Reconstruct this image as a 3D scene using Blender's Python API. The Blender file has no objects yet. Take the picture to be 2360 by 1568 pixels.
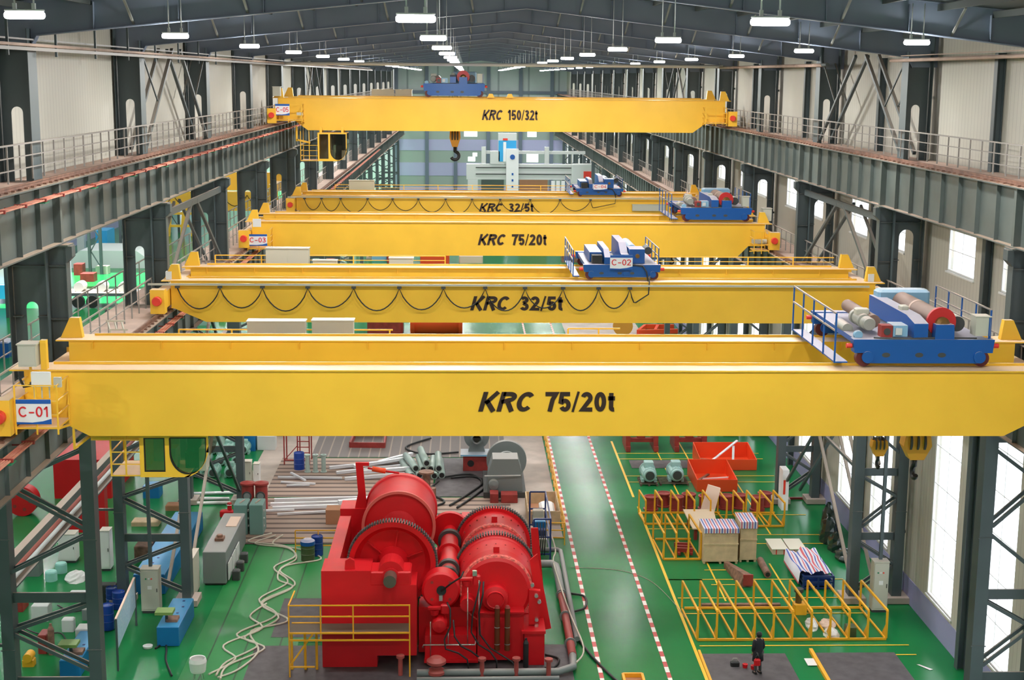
import bpy, math, random
from mathutils import Vector, Matrix
SC = bpy.context.scene
COL = SC.collection
random.seed(7)
# ---------------------------------------------------------------- camera
cam_d = bpy.data.cameras.new('camera'); cam = bpy.data.objects.new('camera', cam_d); COL.objects.link(cam)
FPX = 3300.0
def _n(v): return Vector(v).normalized()
_dy = _n(((1077-1180)/FPX, (176-784)/FPX, 1.0))
_dn = _dy.cross(Vector((1, .008, 0))).normalized()
_dx = _dn.cross(_dy)
_M = (_dx, _dy, -_dn)                      # world axes seen in camera coordinates (x right, y down, z forward)
_r = Vector([a[0] for a in _M]); _d = Vector([a[1] for a in _M]); _f = Vector([a[2] for a in _M])
cam.matrix_world = Matrix(((_r[0], -_d[0], -_f[0], 0), (_r[1], -_d[1], -_f[1], 0), (_r[2], -_d[2], -_f[2], 23.0), (0, 0, 0, 1)))
cam_d.sensor_width = 36; cam_d.lens = 36*FPX/2360; cam_d.clip_start = .5; cam_d.clip_end = 900
SC.camera = cam
# ---------------------------------------------------------------- colour management, world
SC.view_settings.view_transform = 'Standard'; SC.view_settings.look = 'None'
SC.view_settings.exposure = 0.66; SC.view_settings.gamma = 1.0; SC.view_settings.use_curve_mapping = False
SC.cycles.use_denoising = True
SC.cycles.max_bounces = 8; SC.cycles.diffuse_bounces = 4; SC.cycles.glossy_bounces = 3; SC.cycles.transparent_max_bounces = 12
SC.cycles.sample_clamp_indirect = 6.0
SC.cycles.caustics_reflective = False; SC.cycles.caustics_refractive = False
W = bpy.data.worlds.new('world'); SC.world = W; W.use_nodes = True
W.node_tree.nodes['Background'].inputs[0].default_value = (.93, .97, 1, 1)
W.node_tree.nodes['Background'].inputs[1].default_value = 2.0
sun_d = bpy.data.lights.new('sun', 'SUN'); sun_d.energy = 13.0; sun_d.angle = .02; sun_d.color = (1, .97, .92)
sun = bpy.data.objects.new('sun', sun_d); COL.objects.link(sun); sun.rotation_euler = (math.radians(4), math.radians(-3), 0)   # shines through a gap left for it in the unseen next-bay roof
# ---------------------------------------------------------------- the hall's own ceiling lamps (light only; the fittings are built further down)
CY = [45.4+15.15*k for k in range(-3, 17)]          # frame lines: 0, 15.15, 30.3, 45.4 ... along the hall
RU, RL = 19.81, 13.43                                # rail heights of the upper and lower crane runways
LAMP_X = (-8.92, -1.05, 6.2, 13.95)
LAMP_POWER = 420.0
la = bpy.data.lights.new('lamp_light', 'AREA'); la.shape = 'RECTANGLE'; la.size = .9; la.size_y = .35; la.energy = LAMP_POWER; la.color = (1, .985, .96)
lp = bpy.data.lights.new('lamp_glow', 'POINT'); lp.shadow_soft_size = .12; lp.energy = 190.0; lp.color = (1, .985, .96)
def lamp_light(x, y, z):
    o = bpy.data.objects.new('lamp_light', la); o.location = (x, y, z); COL.objects.link(o)
    o = bpy.data.objects.new('lamp_glow', lp); o.location = (x, y, z-.12); COL.objects.link(o)
# ---------------------------------------------------------------- materials
def mat(name, col, rough=.5, metal=0., var=.0, scale=3., bump=0., dust=None, dustamt=.8, spec=.5, emit=0., col2=None):
    m = bpy.data.materials.new(name); m.use_nodes = True; nt = m.node_tree; b = nt.nodes['Principled BSDF']
    b.inputs['Roughness'].default_value = rough; b.inputs['Metallic'].default_value = metal
    b.inputs['Specular IOR Level'].default_value = spec
    c4 = (*col, 1); last = None
    b.inputs['Base Color'].default_value = c4
    if var or col2:
        tc = nt.nodes.new('ShaderNodeTexCoord'); no = nt.nodes.new('ShaderNodeTexNoise'); no.inputs['Scale'].default_value = scale
        no.inputs['Detail'].default_value = 4
        nt.links.new(tc.outputs['Object'], no.inputs['Vector'])
        r = nt.nodes.new('ShaderNodeValToRGB')
        c2 = col2 or tuple(min(1, c*(1+var)) for c in col); c1 = tuple(c*(1-var) for c in col) if not col2 else col
        r.color_ramp.elements[0].color = (*c1, 1); r.color_ramp.elements[1].color = (*c2, 1)
        r.color_ramp.elements[0].position = .35; r.color_ramp.elements[1].position = .65
        nt.links.new(no.outputs['Fac'], r.inputs[0]); last = r.outputs[0]
    if dust:
        g = nt.nodes.new('ShaderNodeNewGeometry'); s = nt.nodes.new('ShaderNodeSeparateXYZ'); mr = nt.nodes.new('ShaderNodeMapRange')
        nt.links.new(g.outputs['True Normal'], s.inputs[0]); nt.links.new(s.outputs['Z'], mr.inputs[0])
        mr.inputs[1].default_value = .55; mr.inputs[2].default_value = .95; mr.inputs[4].default_value = dustamt
        mx = nt.nodes.new('ShaderNodeMix'); mx.data_type = 'RGBA'
        nt.links.new(mr.outputs[0], mx.inputs[0])
        if last: nt.links.new(last, mx.inputs[6])
        else: mx.inputs[6].default_value = c4
        mx.inputs[7].default_value = (*dust, 1); last = mx.outputs[2]
    if last: nt.links.new(last, b.inputs['Base Color'])
    if bump:
        tc = nt.nodes.new('ShaderNodeTexCoord'); no = nt.nodes.new('ShaderNodeTexNoise'); no.inputs['Scale'].default_value = 12
        bp = nt.nodes.new('ShaderNodeBump'); bp.inputs['Strength'].default_value = bump
        nt.links.new(tc.outputs['Object'], no.inputs['Vector']); nt.links.new(no.outputs['Fac'], bp.inputs['Height']); nt.links.new(bp.outputs[0], b.inputs['Normal'])
    if emit:
        b.inputs['Emission Color'].default_value = c4; b.inputs['Emission Strength'].default_value = emit
    return m
DUST = (.62, .47, .37)
def stripes(name, c1, c2, axis, period, duty, rough=.5, bump=.0):
    """profiled sheet: thin darker joints every period metres along one object axis"""
    m = mat(name, c1, rough); nt = m.node_tree; b = nt.nodes['Principled BSDF']
    tc = nt.nodes.new('ShaderNodeTexCoord'); s = nt.nodes.new('ShaderNodeSeparateXYZ'); nt.links.new(tc.outputs['Object'], s.inputs[0])
    d = nt.nodes.new('ShaderNodeMath'); d.operation = 'DIVIDE'; d.inputs[1].default_value = period; nt.links.new(s.outputs[axis], d.inputs[0])
    f = nt.nodes.new('ShaderNodeMath'); f.operation = 'FRACT'; nt.links.new(d.outputs[0], f.inputs[0])
    l = nt.nodes.new('ShaderNodeMath'); l.operation = 'LESS_THAN'; l.inputs[1].default_value = duty; nt.links.new(f.outputs[0], l.inputs[0])
    mx = nt.nodes.new('ShaderNodeMix'); mx.data_type = 'RGBA'; nt.links.new(l.outputs[0], mx.inputs[0])
    mx.inputs[6].default_value = (*c1, 1); mx.inputs[7].default_value = (*c2, 1)
    no = nt.nodes.new('ShaderNodeTexNoise'); no.inputs['Scale'].default_value = .35; nt.links.new(tc.outputs['Object'], no.inputs['Vector'])
    hv = nt.nodes.new('ShaderNodeMix'); hv.data_type = 'RGBA'; hv.blend_type = 'MULTIPLY'; hv.inputs[0].default_value = .35
    nt.links.new(mx.outputs[2], hv.inputs[6]); nt.links.new(no.outputs['Color'], hv.inputs[7]);
    gr = nt.nodes.new('ShaderNodeRGBToBW'); nt.links.new(no.outputs['Color'], gr.inputs[0]); 
    mr = nt.nodes.new('ShaderNodeMapRange'); mr.inputs[3].default_value = .8; mr.inputs[4].default_value = 1.15; nt.links.new(gr.outputs[0], mr.inputs[0])
    nt.links.new(mr.outputs[0], hv.inputs[7]); hv.inputs[0].default_value = 1.0
    nt.links.new(hv.outputs[2], b.inputs['Base Color'])
    if bump:
        bp = nt.nodes.new('ShaderNodeBump'); bp.inputs['Strength'].default_value = bump; nt.links.new(l.outputs[0], bp.inputs['Height']); nt.links.new(bp.outputs[0], b.inputs['Normal'])
    return m
YEL = mat('crane_yellow', (.93, .535, .045), .38, dust=(.80, .60, .44), dustamt=.85, var=.05, scale=.4)
YEL2 = mat('rack_yellow', (.85, .42, .02), .45)
STEEL = mat('frame_steel', (.066, .090, .096), .5, var=.1, scale=.5, dust=(.36, .28, .22), dustamt=.7)
GIRD = mat('runway_steel', (.098, .122, .115), .5, var=.15, scale=.6, dust=(.50, .37, .28), dustamt=.85)
ROOFS = mat('rafter_steel', (.18, .22, .29), .5, var=.06, scale=.6, dust=(.34, .28, .22), dustamt=.5)
FLYB = mat('brace_grey', (.26, .27, .25), .5)
DECK = mat('roof_sheet', (.05, .062, .058), .6)
RAILG = mat('handrail_grey', (.26, .24, .22), .5, dust=(.5, .4, .32))
RUST = mat('rail_rust', (.20, .10, .065), .6, var=.3, scale=2)
PLANK = mat('walkway_dusty', (.52, .38, .31), .8, var=.12, scale=1.2)
WHITE_SHEET = mat('pale_roof_sheet', (.5, .5, .48), .6)
CREAM = stripes('wall_cream_sheet', (.55, .53, .455), (.40, .38, .33), 1, .36, .09, .55)
LAV = mat('lavender_paint', (.31, .31, .52), .6)
LAV2 = mat('lavender_panel', (.48, .48, .72), .6)
BLUE = mat('trolley_blue', (.004, .085, .33), .4, dust=(.48, .43, .44), dustamt=.8)
BLUE2 = mat('machine_blue', (.01, .16, .42), .4, dust=(.05, .30, .52), dustamt=.6)
LBLUE = mat('light_blue_paint', (.22, .42, .58), .4, dust=(.5, .45, .45), dustamt=.6)
NAVY = mat('navy_paint', (.012, .035, .16), .4)
RED = mat('machine_red', (.60, .006, .012), .44, var=.06, scale=.8)
DRED = mat('dark_red_paint', (.30, .035, .03), .5, var=.2, scale=2)
RSOFT = mat('red_safety', (.80, .05, .03), .4)
ORED = mat('orange_red_paint', (.80, .075, .018), .4)
BLK = mat('black_rubber', (.012, .013, .014), .5)
DARK = mat('dark_grey_paint', (.05, .055, .055), .5)
GREY = mat('machine_grey', (.19, .22, .22), .5, dust=(.36, .33, .30), dustamt=.6)
CAB = mat('cabinet_beige', (.50, .50, .42), .5, dust=(.62, .54, .45), dustamt=.7)
WHITE = mat('white_paint', (.78, .78, .76), .5)
OWHITE = mat('offwhite_paint', (.60, .63, .62), .5)
GALV = mat('galvanised', (.80, .82, .86), .32, metal=.25)
TUBEG = mat('pale_green_tube', (.42, .54, .50), .35, metal=.3)
TEAL = mat('teal_motor', (.36, .56, .54), .4)
SEA = mat('sea_green_paint', (.16, .30, .27), .45)
WOOD = mat('plywood', (.60, .46, .28), .7, var=.12, scale=2.5)
PINK = mat('pale_board', (.78, .58, .46), .7)
DWOOD = mat('dark_wood', (.10, .07, .05), .8, var=.3, scale=5)
RUSTW = mat('rusty_steel', (.23, .12, .08), .6, var=.35, scale=4)
HOSE = mat('pale_hose', (.50, .47, .38), .6)
OLIVE = mat('olive_paint', (.06, .09, .035), .5)
DBLUE = mat('drum_blue', (.01, .05, .30), .4)
LETTER = mat('lettering_black', (.03, .012, .008), .5)
LRED = mat('lettering_red', (.72, .02, .03), .5)
SIGNW = mat('sign_white', (.86, .86, .88), .4)
SIGNB = mat('sign_blue', (.01, .10, .42), .4)
FLOORG = mat('floor_green', (.010, .175, .050), .2, var=.08, scale=.25, spec=.11, bump=.03)
FLOORG2 = stripes('slotted_floor_green', (.012, .20, .045), (.012, .05, .015), 0, 1.35, .05, .35)
FLOORP = mat('floor_concrete', (.42, .35, .30), .6, var=.12, scale=.8)
PLATE = stripes('test_bed_plates', (.15, .125, .12), (.30, .24, .19), 0, .62, .14, .6)
PLATE2 = stripes('slotted_beams', (.36, .255, .20), (.10, .06, .05), 1, .8, .34, .6)
MATS = mat('dark_floor_plate', (.075, .065, .07), .6, var=.25, scale=2)
YLINE = mat('line_yellow', (.85, .55, .03), .45)
RLINE = mat('line_red', (.50, .06, .05), .45)
WLINE = mat('line_white', (.80, .78, .72), .45)
BRONZE = mat('bronze_hub', (.20, .11, .03), .4, metal=.4)
SILV = mat('bright_metal', (.65, .65, .62), .25, metal=.8)
CARD = mat('cardboard', (.45, .22, .12), .8)
SKIN = mat('skin', (.50, .28, .19), .6)
CLOTH = mat('black_cloth', (.012, .014, .02), .8)
CYAN = mat('cyan_blue_paint', (.03, .36, .72), .45)
TUBEW = mat('lamp_white', (1, 1, 1), .5, emit=9.)
COPPER = mat('conductor_red', (.62, .16, .10), .5, col2=(.75, .36, .26), scale=1.5)
GREENP = mat('safety_green', (.01, .22, .10), .5)
def glass(name, tint=(1, 1, 1), gl=.08, tr=None):
    m = bpy.data.materials.new(name); m.use_nodes = True; nt = m.node_tree; nt.nodes.remove(nt.nodes['Principled BSDF'])
    t = nt.nodes.new('ShaderNodeBsdfTransparent'); t.inputs[0].default_value = (*tint, 1)
    g = nt.nodes.new('ShaderNodeBsdfGlossy'); g.inputs['Roughness'].default_value = .05
    x = nt.nodes.new('ShaderNodeMixShader'); x.inputs[0].default_value = gl
    nt.links.new(t.outputs[0], x.inputs[1]); nt.links.new(g.outputs[0], x.inputs[2]); nt.links.new(x.outputs[0], nt.nodes['Material Output'].inputs[0])
    return m
GLASS = glass('window_glass', (.97, .98, 1)); CABGL = glass('cab_glass', (.62, .60, .54), .07)
GLW = mat('far_window_glass', (.36, .44, .40), .4)
STARP = None
def tarp(name, axis=0):
    m = mat(name, (.7, .7, .75), .6); nt = m.node_tree; b = nt.nodes['Principled BSDF']
    tc = nt.nodes.new('ShaderNodeTexCoord'); s = nt.nodes.new('ShaderNodeSeparateXYZ'); nt.links.new(tc.outputs['Object'], s.inputs[0])
    d = nt.nodes.new('ShaderNodeMath'); d.operation = 'DIVIDE'; d.inputs[1].default_value = .26; nt.links.new(s.outputs[axis], d.inputs[0])
    f = nt.nodes.new('ShaderNodeMath'); f.operation = 'FRACT'; nt.links.new(d.outputs[0], f.inputs[0])
    r = nt.nodes.new('ShaderNodeValToRGB'); r.color_ramp.interpolation = 'CONSTANT'; e = r.color_ramp.elements
    e[0].color = (.05, .10, .42, 1); e[1].position = .22; e[1].color = (.70, .70, .76, 1)
    a = e.new(.5); a.color = (.62, .10, .13, 1); a = e.new(.72); a.color = (.70, .70, .76, 1)
    nt.links.new(f.outputs[0], r.inputs[0]); nt.links.new(r.outputs[0], b.inputs['Base Color'])
    return m
TARP = tarp('striped_tarpaulin')
# ---------------------------------------------------------------- mesh helper
class MB:
    def __init__(s): s.v = []; s.f = []; s.sm = []
    def add(s, vs, fs, smooth=False):
        n = len(s.v); s.v += [tuple(v) for v in vs]; s.f += [tuple(i+n for i in f) for f in fs]; s.sm += [smooth]*len(fs); return s
    def box(s, x0, x1, y0, y1, z0, z1):
        return s.add([(x0, y0, z0), (x1, y0, z0), (x1, y1, z0), (x0, y1, z0), (x0, y0, z1), (x1, y0, z1), (x1, y1, z1), (x0, y1, z1)],
                     [(0, 3, 2, 1), (4, 5, 6, 7), (0, 1, 5, 4), (1, 2, 6, 5), (2, 3, 7, 6), (3, 0, 4, 7)])
    def bbox(s, x0, x1, y0, y1, z0, z1, b=.03):
        """box with chamfered upright edges and top edge"""
        o = [(x0+b, y0), (x1-b, y0), (x1, y0+b), (x1, y1-b), (x1-b, y1), (x0+b, y1), (x0, y1-b), (x0, y0+b)]
        cx, cy = (x0+x1)/2, (y0+y1)/2; i = [(a+(b if a < cx else -b), c+(b if c < cy else -b)) for a, c in o]
        vs = [(a, c, z0) for a, c in o]+[(a, c, z1-b) for a, c in o]+[(a, c, z1) for a, c in i]
        fs = [tuple(range(7, -1, -1)), tuple(range(16, 24))]
        for k in range(8):
            j = (k+1) % 8; fs += [(k, j, 8+j, 8+k), (8+k, 8+j, 16+j, 16+k)]
        return s.add(vs, fs)
    def prism(s, pts, axis, a, b):
        """extrude a closed outline along an axis; pts in the other two axes' order"""
        def P(u, v, w): return {'x': (w, u, v), 'y': (u, w, v), 'z': (u, v, w)}[axis]
        n = len(pts); vs = [P(u, v, a) for u, v in pts]+[P(u, v, b) for u, v in pts]
        fs = [tuple(range(n)), tuple(range(2*n-1, n-1, -1))]+[(i, n+i, n+(i+1) % n, (i+1) % n) for i in range(n)]
        ar = sum(pts[i][0]*pts[(i+1) % n][1]-pts[(i+1) % n][0]*pts[i][1] for i in range(n))
        flip = (ar > 0) != (axis == 'y')
        if b < a: flip = not flip
        if flip: fs = [tuple(reversed(f)) for f in fs]
        return s.add(vs, fs)
    def bar(s, p, q, w, h=None, up=(0, 0, 1)):
        h = h or w; p = Vector(p); q = Vector(q); d = (q-p).normalized(); u = Vector(up)
        if abs(d.dot(u)) > .95: u = Vector((0, 1, 0))
        x = d.cross(u).normalized()*w/2; y = x.cross(d).normalized()*h/2
        vs = [p-x-y, p+x-y, p+x+y, p-x+y, q-x-y, q+x-y, q+x+y, q-x+y]
        return s.add(vs, [(3, 2, 1, 0), (4, 5, 6, 7), (0, 1, 5, 4), (1, 2, 6, 5), (2, 3, 7, 6), (3, 0, 4, 7)])
    def tube(s, p, q, r, n=10, r2=None, cap=True):
        return s.path([p, q], r, n, cap, r2)
    def path(s, pts, r, n=8, cap=True, r2=None):
        pts = [Vector(p) for p in pts]; N = len(pts); vs = []; prev = None
        for i, p in enumerate(pts):
            d = (pts[min(i+1, N-1)]-pts[max(i-1, 0)]).normalized()
            if prev is None:
                u = Vector((0, 0, 1)) if abs(d.z) < .9 else Vector((1, 0, 0)); a = d.cross(u).normalized()
            else:
                a = (prev-d*prev.dot(d)).normalized()
            prev = a; b = d.cross(a); rr = r if r2 is None or i < N-1 else r2
            vs += [p+(a*math.cos(t)+b*math.sin(t))*rr for t in (2*math.pi*k/n for k in range(n))]
        fs = []
        for i in range(N-1):
            for k in range(n):
                j = (k+1) % n; fs.append((i*n+k, i*n+j, (i+1)*n+j, (i+1)*n+k))
        s.add(vs, fs, True)
        if cap:
            m = len(s.v)-len(vs); s.f += [tuple(m+k for k in range(n-1, -1, -1)), tuple(m+(N-1)*n+k for k in range(n))]; s.sm += [False, False]
        return s
    def lathe(s, prof, c=(0, 0, 0), axis='z', n=24, sharp=True):
        """prof: (radius, height) pairs revolved about an axis through c"""
        c = Vector(c)
        def P(r, t, h):
            a, b = r*math.cos(t), r*math.sin(t)
            return c+Vector({'z': (a, b, h), 'y': (a, h, b), 'x': (h, a, b)}[axis])
        for (r0, h0), (r1, h1) in zip(prof[:-1], prof[1:]):
            vs = [P(r0, 2*math.pi*k/n, h0) for k in range(n)]+[P(r1, 2*math.pi*k/n, h1) for k in range(n)]
            s.add(vs, [(k, (k+1) % n, n+(k+1) % n, n+k) for k in range(n)] if axis != 'y' else [(n+k, n+(k+1) % n, (k+1) % n, k) for k in range(n)], abs(h1-h0) > 1e-6)
        return s
    def cyl(s, c, r, h, axis='z', n=20):
        return s.lathe([(.0001, 0), (r, 0), (r, h), (.0001, h)], c, axis, n)
    def build(s, name, m, parent=None, origin=None):
        me = bpy.data.meshes.new(name); o = org(parent) if parent is not None else Vector(origin or (0, 0, 0))
        me.from_pydata([(v[0]-o[0], v[1]-o[1], v[2]-o[2]) for v in s.v], [], s.f)
        me.materials.append(m); me.polygons.foreach_set('use_smooth', s.sm); me.update()
        ob = bpy.data.objects.new(name, me); COL.objects.link(ob)
        ORG[ob.name] = o
        if parent is not None: ob.parent = parent
        else: ob.location = o
        return ob
ORG = {}
def org(o): return ORG[o.name]
def tag(o, label=None, cat=None, group=None, kind=None):
    if label: o['label'] = label
    if cat: o['category'] = cat
    if group: o['group'] = group
    if kind: o['kind'] = kind
    return o
def thing(name, label, cat, loc=(0, 0, 0), group=None):
    o = bpy.data.objects.new(name, None); COL.objects.link(o); o.location = loc; o.empty_display_size = .3
    ORG[o.name] = Vector(loc); return tag(o, label, cat, group)
def struct(name, mb, m, origin=None): return tag(mb.build(name, m, None, origin), kind='structure')
KIDS = {}
def copy_tree(o, parent=None):
    c = o.copy(); COL.objects.link(c); c.parent = parent
    for ch in o.children: copy_tree(ch, c)
    return c
def place(proto, loc, rz=0., label=None, group=None, first=False):
    o = proto if first else copy_tree(proto)
    o.location = loc; o.rotation_euler = (0, 0, rz)
    if label: o['label'] = label
    if group: o['group'] = group
    return o
def _arc(cx, cy, rx, ry, a0, a1, n=12): return [(cx+rx*math.cos(math.radians(a0+(a1-a0)*k/n)), cy+ry*math.sin(math.radians(a0+(a1-a0)*k/n))) for k in range(n+1)]
def glyphs(T):
    """stroke centre lines of the characters used on the cranes; unit height, own advance widths"""
    h = T/2
    return {
        'K': (.72, [[(h, 0), (h, 1)], [(.66, 1), (.12+h, .42)], [(.24, .56), (.68, 0)]]),
        'R': (.72, [[(h, 0), (h, 1)], [(h, 1-h), (.4, 1-h)]+_arc(.4, .74, .27-h*.4, .26-h, 90, -90)+[(h, .48)], [(.40, .47), (.68, 0)]]),
        'C': (.72, [_arc(.38, .5, .38-h, .5-h, 42, 318, 22)]),
        '7': (.56, [[(.0, 1-h), (.56-h*.6, 1-h), (.34, .6), (.2, 0)]]),
        '5': (.56, [[(.52, 1-h), (.14, 1-h), (.08, .5)]+_arc(.28, .33, .28-h, .33-h, 140, -155, 16)]),
        '/': (.30, [[(.0, -.02), (.28, 1.02)]]),
        '2': (.56, [_arc(.28, .70, .28-h, .3-h, 165, -35, 14)+[(.08, h), (.55, h)]]),
        '0': (.56, [_arc(.28, .5, .28-h, .5-h, 0, 360, 26)]),
        't': (.34, [[(.15, .95), (.15, .2)]+_arc(.27, .2, .12, .2-h, 180, 285, 6), [(.0, .68), (.33, .68)]]),
        '3': (.56, [_arc(.26, .75, .27-h, .25-h, 160, -80, 12)+[(.2, .52)], [(.2, .52)]+_arc(.26, .28, .28-h, .28-h, 80, -160, 14)]),
        '1': (.42, [[(.28, 0), (.28, 1)], [(.28, .98), (.06, .72)]]),
        '4': (.56, [[(.42, 0), (.42, 1), (.06, .33), (.06, .3), (.56, .3)]]),
        '-': (.55, [[(.06, .42), (.49, .42)]]),
        ' ': (.3, [])}
def text(s, x0, x1, z0, z1, y, m, parent, name='lettering', bold=.0, shear=0., **k):
    T = .21 if bold > .02 else .13; G = glyphs(T); gap = .09; w = sum(G[c][0]+gap for c in s)-gap
    H = z1-z0; sx = (x1-x0-shear*H*.0)/w; mb = MB(); ox = 0.
    for n, c in enumerate(s):
        for st in G[c][1]:
            t = T*(.55 if c == '/' else 1); L = []; Rr = []
            P = [Vector((p[0]+ox, p[1])) for p in st]; closed = (P[0]-P[-1]).length < 1e-4
            for i, p in enumerate(P):
                if closed: a = (P[i]-P[i-1 if i else -2]); b_ = (P[i+1 if i < len(P)-1 else 1]-P[i])
                else: a = P[i]-P[max(i-1, 0)]; b_ = P[min(i+1, len(P)-1)]-P[i]
                if a.length < 1e-6: a = b_
                if b_.length < 1e-6: b_ = a
                a = a.normalized(); b_ = b_.normalized(); d = (a+b_)
                d = d.normalized() if d.length > .2 else a
                nn = Vector((-d.y, d.x)); q = max(.5, nn.dot(Vector((-a.y, a.x))))
                L.append(p+nn*t/2/q); Rr.append(p-nn*t/2/q)
            for i in range(len(P)-1):
                quad = [Rr[i], Rr[i+1], L[i+1], L[i]]
                V = [(x0+(v.x+shear*(v.y-.5))*sx, z0+v.y*H) for v in quad]
                mb.add([(u, y-.012, w_) for u, w_ in V]+[(u, y-.002, w_) for u, w_ in V], [(0, 1, 2, 3), (7, 6, 5, 4), (0, 4, 5, 1), (2, 6, 7, 3)])
        ox += G[c][0]+gap
    return mb.build(name, m, parent)
def ordinal(k): return ['first', 'second', 'third', 'fourth', 'fifth', 'sixth', 'seventh', 'eighth', 'ninth', 'tenth', 'eleventh', 'twelfth', 'thirteenth', 'fourteenth', 'fifteenth', 'sixteenth', 'seventeenth', 'eighteenth', 'nineteenth', 'twentieth'][k]
YE = 288.0           # far end wall
Y0 = -14.0           # near end wall, behind the camera
# ================================================================= SETTING
mb = MB().box(-53, 19.95, Y0, YE, -.4, 0); struct('floor', mb, FLOORG)
# floor finishes
def slab(name, x0, x1, y0, y1, m, z=.012): return struct(name, MB().box(x0, x1, y0, y1, .0005, z), m, ((x0+x1)/2, (y0+y1)/2, 0))
slab('floor_slotted_green', -11.1, -6.9, 40, 68.4, FLOORG2, .02)
slab('floor_slotted_green', -6.9, -5.2, 56, 68.4, FLOORG2, .02)
slab('floor_test_bed', -11.2, 2.4, 68.6, 76.5, PLATE2, .03)
slab('floor_test_bed', -11.2, -1.9, 76.7, 84.9, PLATE2, .03)
slab('floor_test_bed', -9.5, 2.4, 85.1, 98, PLATE, .03)
slab('floor_test_bed', -1.8, 2.4, 76.7, 84.9, MATS, .032)
slab('floor_concrete_strip', 2.4, 4.9, 69.4, 108, FLOORP, .02)
slab('floor_concrete_strip', -12.6, -9.5, 76.7, 108, FLOORP, .018)
slab('floor_plate_dark', -8.6, 4.2, 44, 55.6, MATS, .025)
slab('floor_plate_dark', -8.1, -5.4, 56.5, 61.0, MATS, .026)
slab('floor_plate_dark', 9.51, 12.95, 48, 54.55, MATS, .03)
slab('floor_plate_dark', 14.1, 17.45, 48, 54.6, MATS, .03)
slab('floor_plate_dark', 9.9, 14.3, 82.6, 84.4, MATS, .02)
slab('floor_plate_dark', -13, -6.9, 30, 40, MATS, .02)
slab('floor_plate_dark', 9.0, 16, 112, 135, FLOORP, .02)
# red and white lane lines: short painted blocks
for nm, x in (('floor_line_left', 5.28), ('floor_line_right', 7.93)):
    w = MB(); r = MB(); y = 46.0; k = 0
    while y < 150:
        (w if k % 2 else r).box(x-.085, x+.085, y, y+.52, .013, .017); y += .52; k += 1
    struct(nm, w, WLINE); struct(nm+'_red', r, RLINE)
yl = MB()
def YL(x0, y0, x1, y1, w=.1): yl.bar((x0, y0, .016), (x1, y1, .016), w, .006)
YL(9.3, 89, 9.3, 76.6, .13); YL(9.35, 74.8, 9.35, 46, .13); YL(5.0, 45, 5.0, 46)
for a, b, y in ((9.3, 18.2, 86.0), (9.3, 18.2, 84.7), (9.3, 18.1, 80.9), (9.3, 18.1, 79.6), (9.35, 17.6, 63.3), (12.0, 18.3, 69.9), (12.0, 18.3, 68.5), (9.35, 11.0, 63.3), (9.5, 17.5, 60.9), (9.5, 17.5, 59.0), (9.6, 18.3, 55.4), (17.4, 18.3, 54.4), (11.3, 13.0, 64.6), (11.3, 13.3, 62.6), (9.4, 12, 70.9), (13, 18.2, 73.3)): YL(a, y, b, y, .08)
for x, a, b in ((11.6, 60.5, 66), (14.6, 60, 65.5), (16.0, 60, 66), (13.6, 76, 90), (15.6, 70, 84), (11.9, 76, 88), (14.05, 50, 54.6)): YL(x, a, x, b, .08)
struct('floor_line_yellow', yl, YLINE)
# ceiling: two slopes
XC = 2.45
def rz(x): return 25.75+(x-XC)*.1045 if x < XC else 25.75-(x-XC)*.115
ce = MB().add([(-14.7, Y0, rz(-14.7)+1.12), (XC, Y0, rz(XC)+.9), (XC, YE, rz(XC)+.9), (-14.7, YE, rz(-14.7)+1.12), (-14.7, Y0, rz(-14.7)+1.3), (XC, Y0, rz(XC)+1.1), (XC, YE, rz(XC)+1.1), (-14.7, YE, rz(-14.7)+1.3)], [(0, 1, 2, 3), (7, 6, 5, 4), (0, 4, 5, 1), (3, 2, 6, 7)])
ce.add([(XC, Y0, rz(XC)+.9), (20.2, Y0, rz(20.2)+1.12), (20.2, YE, rz(20.2)+1.12), (XC, YE, rz(XC)+.9), (XC, Y0, rz(XC)+1.1), (20.2, Y0, rz(20.2)+1.3), (20.2, YE, rz(20.2)+1.3), (XC, YE, rz(XC)+1.1)], [(0, 1, 2, 3), (7, 6, 5, 4), (0, 4, 5, 1), (3, 2, 6, 7)])
struct('ceiling', ce, DECK)
# purlins (long secondary beams under the sheet)
pu = MB()
for k in range(-9, 10):
    x = XC+k*1.75
    if -14.5 < x < 20: pu.box(x-.04, x+.04, Y0, YE, rz(x)+.78, rz(x)+.98)
struct('ceiling_purlins', pu, DECK)
# wall with rectangular holes (X = const)
def wall_x(name, x0, x1, ya, yb, za, zb, holes, m):
    ys = sorted({ya, yb, *[h[0] for h in holes], *[h[1] for h in holes]}); zs = sorted({za, zb, *[h[2] for h in holes], *[h[3] for h in holes]})
    w = MB()
    for a, b in zip(ys[:-1], ys[1:]):
        run = None
        for c, d in zip(zs[:-1], zs[1:]):
            hole = any(h[0] <= a and b <= h[1] and h[2] <= c and d <= h[3] for h in holes)
            if not hole:
                run = (run[0], d) if run else (c, d)
            if hole and run: w.box(x0, x1, a, b, *run); run = None
        if run: w.box(x0, x1, a, b, *run)
    return struct(name, w, m)
WIN = []
for k in range(18):
    c0 = 45.4+15.15*(k-1)
    for a, b in ((3.2, 6.5), (9.35, 12.5)): WIN.append((c0+a, c0+b))
WIN = [w for w in WIN if w[1] < YE-2]
XW = 19.75
holes = [(a, b, z0, z1) for a, b in WIN for z0, z1 in ((1.35, 11.2), (15.3, 17.05))]
wall_x('wall_right', XW, XW+.25, Y0, YE, 1.15, 25.6, holes, CREAM)
struct('wall_right_base', MB().box(XW-.03, XW+.25, Y0, YE, 0, 1.149), LAV)
n = 0
wf = MB(); wp = MB()
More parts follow.
